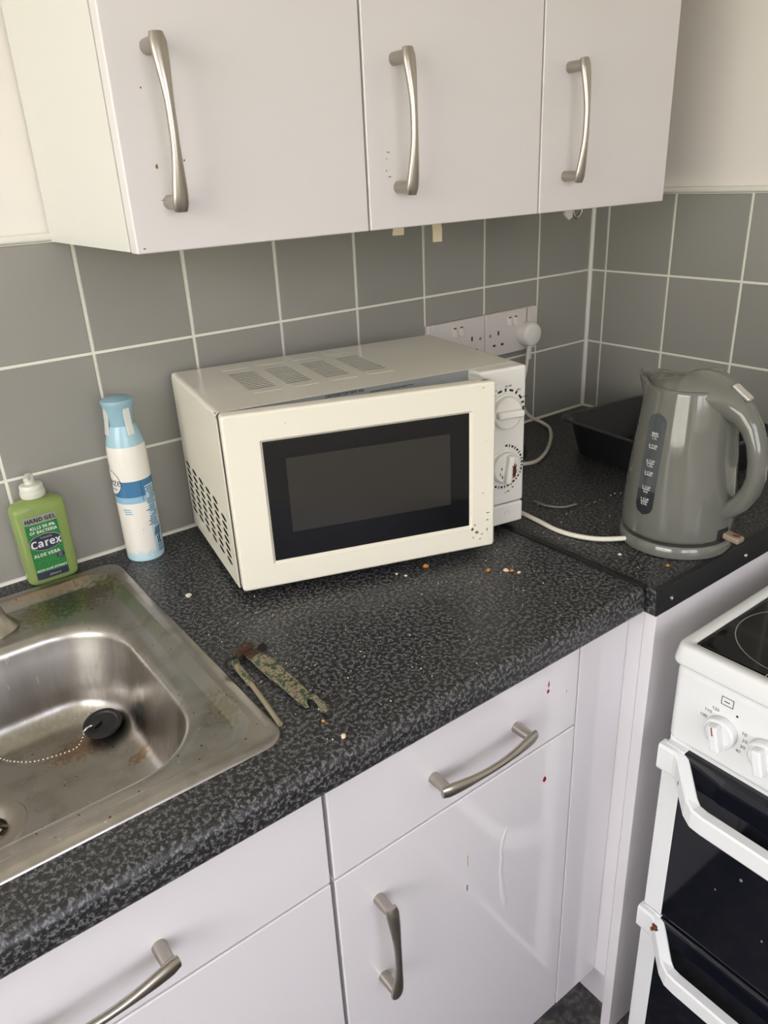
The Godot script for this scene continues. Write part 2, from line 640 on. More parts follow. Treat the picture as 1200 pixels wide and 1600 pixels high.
func build_wall_units() -> void:
	var edges := [-1.1, -0.8085, -0.511, -0.2135]
	var hx := [-1.058, -0.763, -0.459]
	var labels := ["white wall cabinet door unit beside the bare painted wall, above the hand gel", "white wall cabinet in the middle of the row, above the microwave", "white wall cabinet at the corner end of the row, above the sockets"]
	for i in 3:
		var c := thing("wall_cabinet", labels[i], "cabinet", Vector3.ZERO, 0, "wall cabinets over the worktop")
		part(c, "body", carcass(edges[i], edges[i + 1] - 0.0006, 1.3525, 2.072, 0.2895), mats.carcass)
		var d := front_panel(c, "door", edges[i] + (0.0 if i == 0 else 0.0014), edges[i + 1] - 0.0014, 1.351, 2.07, 0.31, mats.unit_wall)
		add_handle(d, Vector3(hx[i], 1.466, 0.31))
		if i == 0:
			for s in [[-1.043, 1.437, 0.002, 0.0015, 2], [-1.066, 1.431, 0.0018, 0.0028, 3], [-1.062, 1.4, 0.006, 0.0012, 4], [-1.036, 1.436, 0.0012, 0.0012, 6], [-1.07, 1.5, 0.001, 0.0013, 7], [-1.092, 1.356, 0.0016, 0.001, 9]]:
				part(d, "stain", patch(s[2], s[3], 0.0002, s[4]), mats.dirt, Vector3(s[0], s[1], 0.31) - d.position)
		if i == 1:
			for s in [[-0.776, 1.437, 0.003, 0.001, 12], [-0.779, 1.43, 0.001, 0.001, 13], [-0.775, 1.41, 0.003, 0.0008, 14], [-0.78, 1.417, 0.001, 0.0012, 15]]:
				part(d, "stain", patch(s[2], s[3], 0.0002, s[4]), mats.dirt, Vector3(s[0], s[1], 0.31) - d.position)
	# bits that hang below the units
	var a := prism([Vector2(-0.007, 0), Vector2(0.008, 0), Vector2(0.008, -0.021), Vector2(-0.009, -0.021)], -0.0005, 0.0005)
	solo("paper_tag", a, mats.paper, "short cream paper tag hanging under the middle wall cabinet next to its door edge", "tag", Vector3(-0.678, 1.353, 0.2), Vector3(8, -20, 0))
	var b := prism([Vector2(-0.009, 0), Vector2(0.005, 0), Vector2(0.009, -0.018), Vector2(0.0095, -0.036), Vector2(-0.005, -0.036), Vector2(-0.006, -0.018)], -0.0005, 0.0005)
	var pt := solo("paper_tag", b, mats.paper, "longer pinkish paper tag with faint red print under middle wall cabinet", "tag", Vector3(-0.607, 1.353, 0.2), Vector3(6, -16, 0))
	part(pt, "print", patch(0.0025, 0.0015, 0.0002, 77), mats.red, Vector3(0, -0.009, 0.0006))
	var clip := thing("metal_clip", "small metal clip hanging under the wall cabinet at the corner", "clip", Vector3(-0.303, 1.353, 0.2), -25)
	part(clip, "bracket", prism([Vector2(-0.017, 0), Vector2(-0.003, 0), Vector2(-0.003, -0.022), Vector2(-0.009, -0.026), Vector2(-0.017, -0.018)], -0.004, 0.004, 0.001), mats.white_plastic)
	part(clip, "ring", tube(curve([Vector3(0.002, 0, 0), Vector3(-0.001, -0.012, 0), Vector3(0.006, -0.023, 0), Vector3(0.014, -0.013, 0), Vector3(0.011, 0, 0)], 5), 0.0028, 8), mats.nickel)

func build_base_units() -> void:
	var zf := 0.58
	var yb := 0.12
	var u := thing("base_cabinet", "white base cabinet with one drawer above one door, below the microwave", "cabinet")
	part(u, "body", carcass(-1.099, -0.701, yb + 0.005, 0.858, 0.558), mats.carcass)
	var d := front_panel(u, "drawer_front", -1.097, -0.7, 0.7125, 0.855, zf, mats.unit)
	add_handle(d, Vector3(-0.886, 0.772, zf), 90)
	for s in [[-0.7586, 0.807, 0.0018, 0.006, 21, "red"], [-0.7592, 0.797, 0.0032, 0.004, 22, "red"], [-0.7226, 0.779, 0.0016, 0.0035, 23, "tan_bit"], [-0.802, 0.742, 0.0012, 0.0018, 24, "brown"]]:
		part(d, "stain", patch(s[2], s[3], 0.0003, s[4]), mats[s[5]], Vector3(s[0], s[1], zf) - d.position)
	d = front_panel(u, "door", -1.097, -0.7, yb, 0.7095, zf, mats.unit)
	add_handle(d, Vector3(-1.042, 0.574, zf))
	for s in [[-0.7571, 0.6495, 0.0038, 0.006, 25, "red"], [-0.9, 0.6, 0.0012, 0.022, 26, "tan_bit"], [-0.9008, 0.55, 0.0014, 0.007, 27, "brown"]]:
		part(d, "stain", patch(s[2], s[3], 0.0003, s[4]), mats[s[5]], Vector3(s[0], s[1], zf) - d.position)
	# loosened drip of clear film down the door
	var rows := []
	var spine := [[-0.8285, 0.61, 0.0015], [-0.835, 0.592, 0.004], [-0.8385, 0.574, 0.003], [-0.837, 0.556, 0.0035], [-0.839, 0.538, 0.004], [-0.8365, 0.515, 0.004], [-0.833, 0.49, 0.006], [-0.8295, 0.471, 0.0055], [-0.8285, 0.46, 0.003]]
	for s in spine:
		rows.append(PackedVector3Array([Vector3(s[0] - s[2], s[1], zf), Vector3(s[0] - s[2] * 0.3, s[1], zf + 0.0012), Vector3(s[0] + s[2] * 0.4, s[1], zf + 0.0007), Vector3(s[0] + s[2], s[1], zf)]))
	var st := tool()
	add_grid(st, rows, false, false, 1)
	part(d, "dried_drip", done(st), mats.blister, -d.position)

	var s2 := thing("sink_cabinet", "white base cabinet under the sink with a wide false drawer front", "cabinet")
	part(s2, "body", carcass(-1.599, -1.101, yb + 0.005, 0.73, 0.558), mats.carcass)
	d = front_panel(s2, "drawer_front", -1.599, -1.102, 0.7125, 0.855, zf, mats.unit)
	add_handle(d, Vector3(-1.356, 0.772, zf), 90)
	d = front_panel(s2, "door", -1.599, -1.102, yb, 0.7095, zf, mats.unit)
	add_handle(d, Vector3(-1.54, 0.574, zf))

	var e := thing("base_cabinet", "white base cabinet at the end of the run beside the sink cabinet", "cabinet")
	part(e, "body", carcass(-2.2, -1.601, yb + 0.005, 0.858, 0.558), mats.carcass)
	d = front_panel(e, "door", -2.2, -1.602, yb, 0.855, zf, mats.unit)
	add_handle(d, Vector3(-1.66, 0.74, zf))

	# corner post, end panel and plinths
	solo("corner_filler", rbox(Vector3(0.0995, 0.742, 0.018), 0.0012, 1), mats.unit, "narrow white filler panel between the drawer cabinet and the corner post", "panel", Vector3(-0.648, 0.4895, zf - 0.009))
	solo("corner_post", rbox(Vector3(0.018, 0.742, 0.0405), 0.0012, 1), mats.unit, "slim white corner post standing against the tall end board", "panel", Vector3(-0.5885, 0.4895, zf + 0.0015 + 0.0005))
	solo("divider_board", rbox(Vector3(0.59, 0.861 - FLOOR_Y, 0.018), 0.0012, 1), mats.unit, "tall white end board beside the cooker, below the black metal strip", "panel", Vector3(-0.3025, (0.861 + FLOOR_Y) / 2, 0.6115))
	solo("plinth", box(Vector3(-2.2, FLOOR_Y, 0.505), Vector3(-0.5635, yb - 0.001, 0.52)), mats.unit, "long white plinth set back under the base cabinet doors", "plinth")
	solo("plinth", box(Vector3(-0.5625, FLOOR_Y, 0.505), Vector3(-0.548, yb + 0.0, 0.6015)), mats.unit, "short white plinth return running up to the tall end board", "plinth")

func build_worktops() -> void:
	# main run, front edge rounded, with the cut-out for the bowl
	var st := tool()
	var x0 := -2.21
	var x1 := -0.6065
	var y0 := 0.862
	var prof := [Vector2(0.542, TOP_Y), Vector2(0.59, TOP_Y)]
	for k in 7:
		var t := PI / 2 * (1 - k / 6.0)
		prof.append(Vector2(0.595 + 0.012 * cos(t), TOP_Y - 0.012 + 0.012 * sin(t)))
	for k in 5:
		var t := -PI / 2 * k / 4.0
		prof.append(Vector2(0.599 + 0.008 * cos(t), y0 + 0.008 + 0.008 * sin(t)))
	prof.append(Vector2(0.542, y0))
	var ra := PackedVector3Array()
	var rb := PackedVector3Array()
	for q in prof:
		ra.append(Vector3(x0, q.y, q.x))
		rb.append(Vector3(x1, q.y, q.x))
	add_grid(st, [ra, rb], false, true, 1)
	add_cap(st, rb, false)
	add_box(st, Vector3(-1.125, y0, 0.003), Vector3(x1, TOP_Y, 0.542))
	add_box(st, Vector3(x0, y0, 0.003), Vector3(-1.643, TOP_Y, 0.542))
	add_box(st, Vector3(-1.643, y0, 0.003), Vector3(-1.125, TOP_Y, 0.052))
	solo("worktop", done(st), mats.laminate, "dark speckled laminate worktop with a rounded front edge holding sink and microwave", "worktop")
	solo("worktop", box(Vector3(-0.5995, y0, 0.003), Vector3(-0.003, TOP_Y, 0.6185)), mats.laminate, "dark speckled square-edged corner worktop the kettle stands on", "worktop")
	var j := thing("joint_strip", "thin black metal strip covering the joint between the two worktops", "strip", Vector3(-0.603, TOP_Y, 0.302))
	part(j, "strip", rbox(Vector3(0.012, 0.0024, 0.6), 0.001, 1), mats.black_strip, Vector3(0.001, 0.0012, 0))
	part(j, "web", box(Vector3(-0.003, -0.037, -0.298), Vector3(0.003, 0.0, 0.3)), mats.black_strip)
	var e := thing("end_strip", "black metal edging strip with screws along the worktop end beside the cooker", "strip", Vector3(-0.3015, TOP_Y - 0.0185, 0.6205))
	part(e, "strip", rbox(Vector3(0.598, 0.0385, 0.0025), 0.0008, 1), mats.black_strip)
	part(e, "lip", rbox(Vector3(0.598, 0.0015, 0.009), 0.0006, 1), mats.black_strip, Vector3(0, 0.0193, -0.0034))
	for x in [-0.2667, -0.0845, 0.1]:
		var s := part(e, "screw", lathe([Vector2(0.0036, 0), Vector2(0.0034, 0.0009), Vector2(0.0018, 0.0014), Vector2(0.0016, 0.0006), Vector2(0, 0.0004)], 14), mats.chrome, Vector3(x, -0.002, 0.0011), Vector3(90, 0, 0))
		s.set_meta("label", "small bright screw head")

# ------------------------------------------------------------------ sink, tap and plug

func sink_texture() -> ImageTexture:
	# steel with the dried stains where the photograph has them; the texture covers x -1.65..-1.1, z 0.03..0.57
	var size := 768
	var im := Image.create(size, size, false, Image.FORMAT_RGB8)
	var a := noise_image(size, 0.012, 61, FastNoiseLite.TYPE_SIMPLEX_SMOOTH, 4).get_data()
	var b := noise_image(size, 0.09, 62, FastNoiseLite.TYPE_SIMPLEX_SMOOTH, 4).get_data()
	var steel := rgb(178, 174, 168)
	var spots := [
		[-1.195, 0.105, 0.055, 0.034, rgb(132, 118, 98), 0.65], [-1.16, 0.095, 0.028, 0.02, rgb(126, 115, 98), 0.5], [-1.24, 0.115, 0.04, 0.03, rgb(138, 124, 88), 0.6],
		[-1.138, 0.2, 0.008, 0.09, rgb(146, 146, 136), 0.25], [-1.21, 0.062, 0.06, 0.01, rgb(186, 150, 126), 0.6],
		[-1.265, 0.262, 0.035, 0.02, rgb(158, 116, 80), 0.55], [-1.21, 0.33, 0.014, 0.01, rgb(150, 110, 74), 0.6], [-1.145, 0.46, 0.014, 0.03, rgb(142, 138, 106), 0.45],
		[-1.3, 0.21, 0.09, 0.02, rgb(150, 140, 122), 0.35], [-1.19, 0.3, 0.02, 0.06, rgb(150, 140, 122), 0.3]]
	for py in size:
		var z := 0.03 + 0.54 * py / size
		for px in size:
			var x := -1.65 + 0.55 * px / size
			var i := py * size + px
			var c := steel.lerp(rgb(156, 151, 143), clampf((a[i] - 120) / 120.0, 0, 0.6))
			for s in spots:
				var dx: float = (x - s[0]) / s[2]
				var dz: float = (z - s[1]) / s[3]
				var d := dx * dx + dz * dz
				if d < 2.2:
					var w := smoothstep(1.5, 0.1, d + (b[i] - 128) / 90.0) * float(s[5])
					c = c.lerp(s[4], clampf(w, 0, 1))
			im.set_pixel(px, py, c)
	# dried water spots and bits of dirt
	var rng := RandomNumberGenerator.new()
	rng.seed = 6
	for k in 420:
		var px := rng.randi_range(320, size - 8)
		var py := rng.randi_range(40, size - 40)
		var c := [rgb(206, 202, 194), rgb(198, 192, 182), rgb(96, 84, 66)][k % 3] as Color
		var w := rng.randi_range(1, 3)
		im.fill_rect(Rect2i(px, py, w, rng.randi_range(1, 3)), c)
	return ImageTexture.create_from_image(im)

func build_sink() -> void:
	var s := thing("kitchen_sink", "stained stainless steel inset sink with a rounded bowl", "sink", Vector3(0, 0, 0))
	var y := TOP_Y
	var rows := []
	var put := func(x0, x1, z0, z1, r, yy): rows.append(rr(x0, x1, z0, z1, r, yy, 10))
	# outer edge, rim, step, ledge, bowl
	put.call(-1.652, -1.116, 0.043, 0.551, 0.024, y + 0.0002)
	put.call(-1.6515, -1.1165, 0.0435, 0.5505, 0.0236, y + 0.0022)
	put.call(-1.649, -1.119, 0.046, 0.548, 0.0225, y + 0.0034)
	put.call(-1.641, -1.127, 0.053, 0.54, 0.022, y + 0.0036)
	put.call(-1.634, -1.134, 0.060, 0.529, 0.04, y + 0.0034)
	put.call(-1.632, -1.136, 0.062, 0.527, 0.04, y + 0.0026)
	put.call(-1.622, -1.146, 0.074, 0.5205, 0.04, y - 0.0058)
	put.call(-1.62, -1.148, 0.077, 0.5185, 0.04, y - 0.0066)
	put.call(-1.612, -1.158, 0.14, 0.51, 0.075, y - 0.0068)
	for k in 7:
		var t := PI / 2 * k / 6.0
		var o := 0.014 * sin(t)
		put.call(-1.608 + o, -1.162 - o, 0.156 + o, 0.506 - o, 0.085, y - 0.007 - 0.014 * (1 - cos(t)))
	var deep := 0.776
	for k in 5:
		var f := (k + 1) / 5.0
		var o := 0.014 + 0.016 * f
		put.call(-1.608 + o, -1.162 - o, 0.156 + o, 0.506 - o, 0.085 - 0.005 * f, lerpf(y - 0.021, deep + 0.032, f))
	for k in range(1, 8):
		var t := PI / 2 * k / 7.0
		var o := 0.03 + 0.036 * (1 - cos(t))
		put.call(-1.608 + o, -1.162 - o, 0.156 + o, 0.506 - o, 0.08 - 0.02 * k / 7.0, deep + 0.032 - 0.032 * sin(t))
	var n: int = rows[0].size()
	var c := Vector3(-1.385, deep - 0.002, 0.325)
	for rad in [0.09, 0.06, 0.0435]:
		var ring := PackedVector3Array()
		for i in 4:
			for j in 11:
				var t := PI / 2 * (i + (j + 0.5) / 11.0)
				ring.append(c + Vector3(cos(t) * rad, 0.0012 if rad > 0.08 else 0.0, sin(t) * rad))
		rows.append(ring)
	var st := tool()
	for i in rows.size() - 1:
		st.set_smooth_group([1, 1, 1, 2, 3, 3, 3, 4][i] if i < 8 else 5)
		for j in n:
			var k := (j + 1) % n
			var q := [rows[i][j], rows[i][k], rows[i + 1][k], rows[i + 1][j]]
			for t in [[0, 1, 2], [0, 2, 3]]:
				if q[t[0]].is_equal_approx(q[t[1]]) or q[t[1]].is_equal_approx(q[t[2]]) or q[t[0]].is_equal_approx(q[t[2]]):
					continue
				for e in t:
					st.set_uv(Vector2((q[e].x + 1.65) / 0.55, (q[e].z - 0.03) / 0.54))
					st.add_vertex(q[e])
	var m := std(Color.WHITE, 0.3, 1.0)
	m.albedo_texture = sink_texture()
	var rough := NoiseTexture2D.new()
	rough.width = 256
	rough.height = 256
	rough.seamless = true
	rough.noise = FastNoiseLite.new()
	rough.noise.seed = 9
	rough.noise.frequency = 0.02
	var ramp := Gradient.new()
	ramp.set_color(0, Color(0.6, 0.6, 0.6))
	ramp.set_color(1, Color(1, 1, 1))
	rough.color_ramp = ramp
	m.roughness = 0.42
	m.roughness_texture = rough
	m.uv1_scale = Vector3.ONE
	part(s, "bowl", done(st), m)
	var dr := part(s, "drain", lathe([Vector2(0.044, 0.0), Vector2(0.0425, 0.0016), Vector2(0.036, 0.0012), Vector2(0.026, -0.001), Vector2(0.0215, -0.005), Vector2(0.019, -0.03), Vector2(0, -0.032)], 32), mats.nickel, c)
	dr.set_meta("label", "round metal waste ring with a hole")
	part(dr, "cross_bar", box(Vector3(-0.0185, -0.022, -0.002), Vector3(0.0185, -0.018, 0.002)), mats.chrome, Vector3.ZERO, Vector3(0, 40, 0))
	# bits of food in the bowl
	var rng := RandomNumberGenerator.new()
	rng.seed = 5
	# tap
	var t := thing("mixer_tap", "chrome tap with a flared base on the sink ledge", "tap", Vector3(-1.301, y - 0.0066, 0.112))
	part(t, "base", lathe([Vector2(0.0, 0.0), Vector2(0.0285, 0.0), Vector2(0.0285, 0.003), Vector2(0.024, 0.008), Vector2(0.0165, 0.018), Vector2(0.0125, 0.034), Vector2(0.0115, 0.05), Vector2(0.0115, 0.075), Vector2(0, 0.075)], 32), mats.nickel)
	part(t, "spout", tube(curve([Vector3(0, 0.07, 0), Vector3(-0.004, 0.14, 0.004), Vector3(-0.03, 0.19, 0.04), Vector3(-0.06, 0.19, 0.1), Vector3(-0.07, 0.15, 0.14)], 6), 0.0095, 14), mats.chrome)
	part(t, "lever", tube(curve([Vector3(0, 0.072, 0), Vector3(-0.02, 0.08, -0.02), Vector3(-0.04, 0.075, -0.045)], 5), [0.008, 0.0075, 0.007, 0.007, 0.0065, 0.006, 0.006, 0.006, 0.0065, 0.007, 0.005], 12), mats.chrome)
	# plug and chain
	var pl := thing("sink_plug", "black rubber sink plug with a ball chain lying in the bowl", "plug", Vector3(-1.2265, deep, 0.25))
	var disc := part(pl, "stopper", lathe([Vector2(0, 0), Vector2(0.018, 0), Vector2(0.0195, 0.003), Vector2(0.0235, 0.008), Vector2(0.0245, 0.0105), Vector2(0.0235, 0.0125), Vector2(0.019, 0.0125), Vector2(0.0175, 0.011), Vector2(0.0, 0.011)], 32), mats.rubber, Vector3(0, 0.0035, 0), Vector3(8, 0, 6))
	part(disc, "ridge", rbox(Vector3(0.012, 0.006, 0.005), 0.002, 2), mats.rubber, Vector3(-0.006, 0.0135, 0), Vector3(0, 20, 0))
	part(disc, "ring", tube(curve([Vector3(-0.012, 0.014, 0), Vector3(-0.019, 0.017, 0.002), Vector3(-0.025, 0.012, 0.001), Vector3(-0.02, 0.012, -0.004), Vector3(-0.012, 0.014, -0.002)], 5), 0.0011, 6), mats.chrome)
	var line := curve([Vector3(-1.2485, 0.789, 0.249), Vector3(-1.2612, 0.7805, 0.261), Vector3(-1.2742, 0.7805, 0.2651), Vector3(-1.2962, 0.7805, 0.2612), Vector3(-1.3136, 0.7805, 0.2553), Vector3(-1.3305, 0.7805, 0.2425), Vector3(-1.3463, 0.7805, 0.2205), Vector3(-1.352, 0.784, 0.2)], 24)
	st = tool()
	var acc := 0.0
	var ball := SphereMesh.new()
	ball.radius = 0.0017
	ball.height = 0.0034
	ball.radial_segments = 8
	ball.rings = 4
	for i in range(1, line.size()):
		acc += line[i].distance_to(line[i - 1])
		if acc >= 0.0046:
			acc = 0.0
			st.append_from(ball, 0, Transform3D(Basis(), line[i] - pl.position))
	add_tube(st, line.map(func(q): return q - pl.position), 0.0005, 5)
	part(pl, "ball_chain", st.commit(), mats.chrome)

# ------------------------------------------------------------------ microwave

func build_microwave() -> void:
	var mw := thing("microwave_oven", "cream microwave oven with its door ajar and two dials, on the worktop", "microwave", Vector3(-1.020, TOP_Y, 0.260), -10.6)
	var w := 0.448
	var d := 0.25
	var y0 := 0.0125
	var y1 := 0.257
	var r := 0.007
	var t := 0.0012
	# top sheet with slots
	var top := CSGBox3D.new()
	top.name = "top_panel"
	top.size = Vector3(w - 2 * r, 0.0005, d)
	top.position = Vector3(w / 2, y1 - 0.00025, -d / 2)
	top.material = mats.cream_top
	mw.add_child(top, true)
	var vents := [[0.069, 0.108], [0.123, 0.161], [0.180, 0.219], [0.237, 0.276]]
	for v in vents:
		for k in 12:
			var s := CSGBox3D.new()
			s.name = "slot"
			s.operation = CSGShape3D.OPERATION_SUBTRACTION
			s.size = Vector3(v[1] - v[0], t * 3, 0.0054)
			s.position = Vector3((v[0] + v[1]) / 2 - w / 2, 0, (-0.183 + k * 0.0088) + d / 2)
			s.material = mats.cream
			top.add_child(s, true)
	for v in vents:
		part(mw, "blank_vent", rbox(Vector3(v[1] - v[0], 0.0006, 0.024), 0.0003, 1), mats.cream_top, Vector3((v[0] + v[1]) / 2, y1, -0.222))
		part(mw, "blank_vent", rbox(Vector3(v[1] - v[0] - 0.001, 0.0006, 0.013), 0.0003, 1), mats.cream_top, Vector3((v[0] + v[1]) / 2 + 0.001, y1, -0.066))
	# left side sheet with punched louvre holes
	var side := CSGBox3D.new()
	side.name = "side_panel"
	side.size = Vector3(t, y1 - r - y0, d)
	side.position = Vector3(t / 2, (y1 - r + y0) / 2, -d / 2)
	side.material = mats.cream
	mw.add_child(side, true)
	var ell := CylinderMesh.new()
	ell.height = 0.01
	ell.top_radius = 0.5
	ell.bottom_radius = 0.5
	ell.radial_segments = 12
	for col in 6:
		for k in 8:
			if col == 5 and (k == 0):
				continue
			var h := CSGCylinder3D.new()
			h.name = "hole"
			h.operation = CSGShape3D.OPERATION_SUBTRACTION
			h.radius = 0.0125
			h.height = t * 6
			h.sides = 14
			h.material = mats.dark
			h.transform = Transform3D(Basis(Vector3(1, 0, 0), deg_to_rad(6)) * Basis(Vector3(0, 0, 1), PI / 2).scaled(Vector3(1, 0.27, 1)), Vector3(0, (0.119 - k * 0.0108 - col * 0.0008) - side.position.y, (-0.226 + col * 0.0385) + d / 2))
			side.add_child(h, true)
	# other sheets and the rounded top edges
	part(mw, "side_panel", box(Vector3(w - t, y0, -d), Vector3(w, y1 - r, 0)), mats.cream)
	part(mw, "back_panel", box(Vector3(t, y0, -d), Vector3(w - t, y1 - t, -d + t)), mats.cream)
	part(mw, "base_plate", box(Vector3(t, y0, -d + t), Vector3(w - t, y0 + 0.002, -0.001)), mats.plate_grey)
	for s in [0, 1]:
		var arc := PackedVector3Array()
		var arc2 := PackedVector3Array()
		var cx := r if s == 0 else w - r
		for k in 7:
			var a := PI / 2 * k / 6.0
			var px := cx - r * cos(a) if s == 0 else cx + r * cos(a)
			arc.append(Vector3(px, y1 - r + r * sin(a), -d))
			arc2.append(Vector3(px, y1 - r + r * sin(a), 0))
		var st := tool()
		add_grid(st, [arc, arc2], false, s == 0, 1)
		part(mw, "edge_fold", done(st), mats.cream_top)
	# front frame behind the door, with the cavity
	var fr := tool()
	for b in [[t, 0.366, 0.218, y1 - t - 0.0005], [t, 0.366, y0 + 0.002, 0.045], [t, 0.05, 0.045, 0.218], [0.325, 0.366, 0.045, 0.218]]:
		add_box(fr, Vector3(b[0], b[2], -0.012), Vector3(b[1], b[3], -0.004))
	var frame := part(mw, "front_frame", done(fr), mats.plate_grey)
	frame.set_meta("label", "grey metal front frame with a caution line")
	lettering(frame, "caution_print", "CAUTION FOR SAFE USE", 0.0036, mats.print_black, Vector3(0.175, 0.2522, -0.0038), Vector3.ZERO, "Droid Sans", true)
	lettering(frame, "caution_print", "see instructions on the microwave oven", 0.0026, mats.print_black, Vector3(0.245, 0.2485, -0.0038))
	var cav := tool()
	add_box(cav, Vector3(0.045, 0.04, -d + 0.01), Vector3(0.33, 0.044, -0.008))
	add_box(cav, Vector3(0.045, 0.22, -d + 0.01), Vector3(0.33, 0.224, -0.008))
	add_box(cav, Vector3(0.045, 0.044, -d + 0.01), Vector3(0.049, 0.22, -0.008))
	add_box(cav, Vector3(0.326, 0.044, -d + 0.01), Vector3(0.33, 0.22, -0.008))
	add_box(cav, Vector3(0.049, 0.044, -d + 0.01), Vector3(0.326, 0.22, -d + 0.014))
	part(mw, "cavity", done(cav), mats.plate_grey)
	part(mw, "insulation", box(Vector3(0.004, 0.226, -d + 0.004), Vector3(0.36, 0.251, -0.014)), mats.dark)
	part(mw, "insulation", box(Vector3(0.008, y0 + 0.004, -d + 0.004), Vector3(0.04, 0.22, -0.014)), mats.dark)
	# control panel
	var px0 := 0.3665
	var pf := 0.0227
	part(mw, "control_panel", rbox(Vector3(w - px0, y1 - 0.047 - 0.001, pf + 0.012), 0.0045, 3), mats.white_plastic, Vector3((px0 + w) / 2, (y1 + 0.046) / 2, (pf - 0.012) / 2))
	var ob := part(mw, "open_button", rbox(Vector3(w - px0, 0.0455 - y0, pf + 0.012), 0.004, 3), mats.white_plastic, Vector3((px0 + w) / 2, (0.0455 + y0) / 2, (pf - 0.012) / 2))
	part(ob, "arrow_mark", prism([Vector2(-0.005, -0.003), Vector2(-0.0035, -0.003), Vector2(-0.002, 0.0025), Vector2(0.002, 0.0025), Vector2(0.0035, -0.003), Vector2(0.005, -0.003), Vector2(0.0028, 0.004), Vector2(-0.0028, 0.004)], 0, 0.0004), mats.socket, Vector3(0.012, 0.002, pf - (pf - 0.012) / 2 - 0.0001))
	for k in 2:
		var c := Vector3(0.411, 0.192 if k == 0 else 0.108, pf)
		var kn := part(mw, "dial", lathe([Vector2(0.0, 0.0), Vector2(0.0265, 0.0), Vector2(0.0265, 0.002), Vector2(0.0245, 0.0026), Vector2(0.0235, 0.0095), Vector2(0.0215, 0.0112), Vector2(0, 0.0115)], 36), mats.white_plastic, c, Vector3(90, 0, 0))
		kn.set_meta("label", "round white dial with a grip bar" if k == 0 else "round white dial with a scorched brown grip bar")
		var grip := tool()
		add_rbox(grip, Vector3.ZERO, Vector3(0.044, 0.0125, 0.011), 0.004, 3)
		var g := part(kn, "grip", grip.commit(), mats.white_plastic, Vector3(0, 0.0145, 0), Vector3(0, -2 if k == 0 else 82, 0))
		g.rotation_degrees = Vector3(0, -2 if k == 0 else 82, 0)
		if k == 1:
			part(kn, "scorch", patch(0.0052, 0.0125, 0.0006, 83, 18), mats.brown, Vector3(0.0045, 0.0208, 0), Vector3(-90, 0, 0))
			for q in [[-0.011, -0.002, 84], [-0.0135, 0.006, 85], [-0.01, 0.011, 86]]:
				part(kn, "stain", patch(0.0016, 0.003, 0.0002, q[2]), mats.dirt, Vector3(q[0], 0.0116, q[1]), Vector3(-90, 0, 0))
		# printed marks round the dial
		var mk := tool()
		var rr0 := 0.0325
		var a0 := 150.0
		var a1 := -8.0
		var count := 9
		if k == 1:
			a0 = 88.0
			a1 = -170.0
			count = 26
		for i in count:
			var a := deg_to_rad(lerpf(a0, a1, (i + 0.5) / count))
			var half := deg_to_rad((a0 - a1) / count * (0.36 if (i % 2 == 0) else 0.16))
			var thick := 0.0016 if i % 2 == 0 else 0.0024
			mk.set_smooth_group(-1)
			var p := []
			for e in [[a - half, rr0 - thick], [a - half, rr0 + thick], [a + half, rr0 + thick], [a + half, rr0 - thick]]:
				p.append(Vector3(cos(e[0]) * e[1], sin(e[0]) * e[1], 0.0002))
			quad(mk, p[0], p[3], p[2], p[1])
		part(mw, "dial_marks", done(mk), mats.print_black, c)
		if k == 0:
			for q in [["LOW", 118, 0.004], ["M.LOW", 82, 0.004], ["MED", 52, 0.004], ["M.HIGH", 28, 0.003]]:
				var a := deg_to_rad(q[1])
				lettering(mw, "dial_print", q[0], 0.0024, mats.print_black, c + Vector3(cos(a) * 0.038, sin(a) * 0.038, 0.0002))
	for q in [[0.420, 0.067, 0.004, 0.0025, 91], [0.428, 0.072, 0.003, 0.002, 92], [0.415, 0.0655, 0.002, 0.0018, 93]]:
		part(mw, "stain", patch(q[2], q[3], 0.0002, q[4]), mats.tan_bit, Vector3(q[0], q[1], pf))
	# feet
	for fx in [0.05, 0.4]:
		for fz in [-0.215, -0.035]:
			part(mw, "foot", lathe([Vector2(0, 0), Vector2(0.01, 0), Vector2(0.011, 0.003), Vector2(0.012, y0), Vector2(0, y0)], 16), mats.dark, Vector3(fx, 0, fz))
	# door, hinged at its left front edge and standing ajar
	var dr := Node3D.new()
	dr.name = "door"
	dr.position = Vector3(0.0, 0.0153, 0.0205)
	dr.rotation_degrees.y = -8.85
	mw.add_child(dr, true)
	var dw := 0.3635
	var dh := 0.2419
	var rows := []
	var ring := func(x0: float, x1: float, ya: float, yb: float, rad: float, z: float) -> void:
		var o := PackedVector3Array()
		for q in rr(x0, x1, ya, yb, rad, 0.0, 4):
			o.append(Vector3(q.x, q.z, z))
		rows.append(o)
	ring.call(0.002, dw - 0.002, 0.002, dh - 0.002, 0.004, -0.021)
	ring.call(0.0, dw, 0.0, dh, 0.005, -0.019)
	ring.call(0.0, dw, 0.0, dh, 0.005, -0.003)
	ring.call(0.0009, dw - 0.0009, 0.0009, dh - 0.0009, 0.0045, -0.0009)
	ring.call(0.003, dw - 0.003, 0.003, dh - 0.003, 0.003, 0.0)
	var gx0 := 0.0475
	var gx1 := 0.326
	var gy0 := 0.036
	var gy1 := 0.202
	ring.call(gx0 - 0.0035, gx1 + 0.0035, gy0 - 0.0035, gy1 + 0.0035, 0.002, 0.0)
	ring.call(gx0, gx1, gy0, gy1, 0.001, -0.0035)
	ring.call(gx0, gx1, gy0, gy1, 0.001, -0.021)
	var st := tool()
	for i in rows.size() - 1:
		add_grid(st, [rows[i], rows[i + 1]], true, false, 1 if i in [1, 2, 3] else -1)
	add_grid(st, [rows[-1], rows[0]], true, false, -1)
	part(dr, "door_frame", done(st), mats.cream)
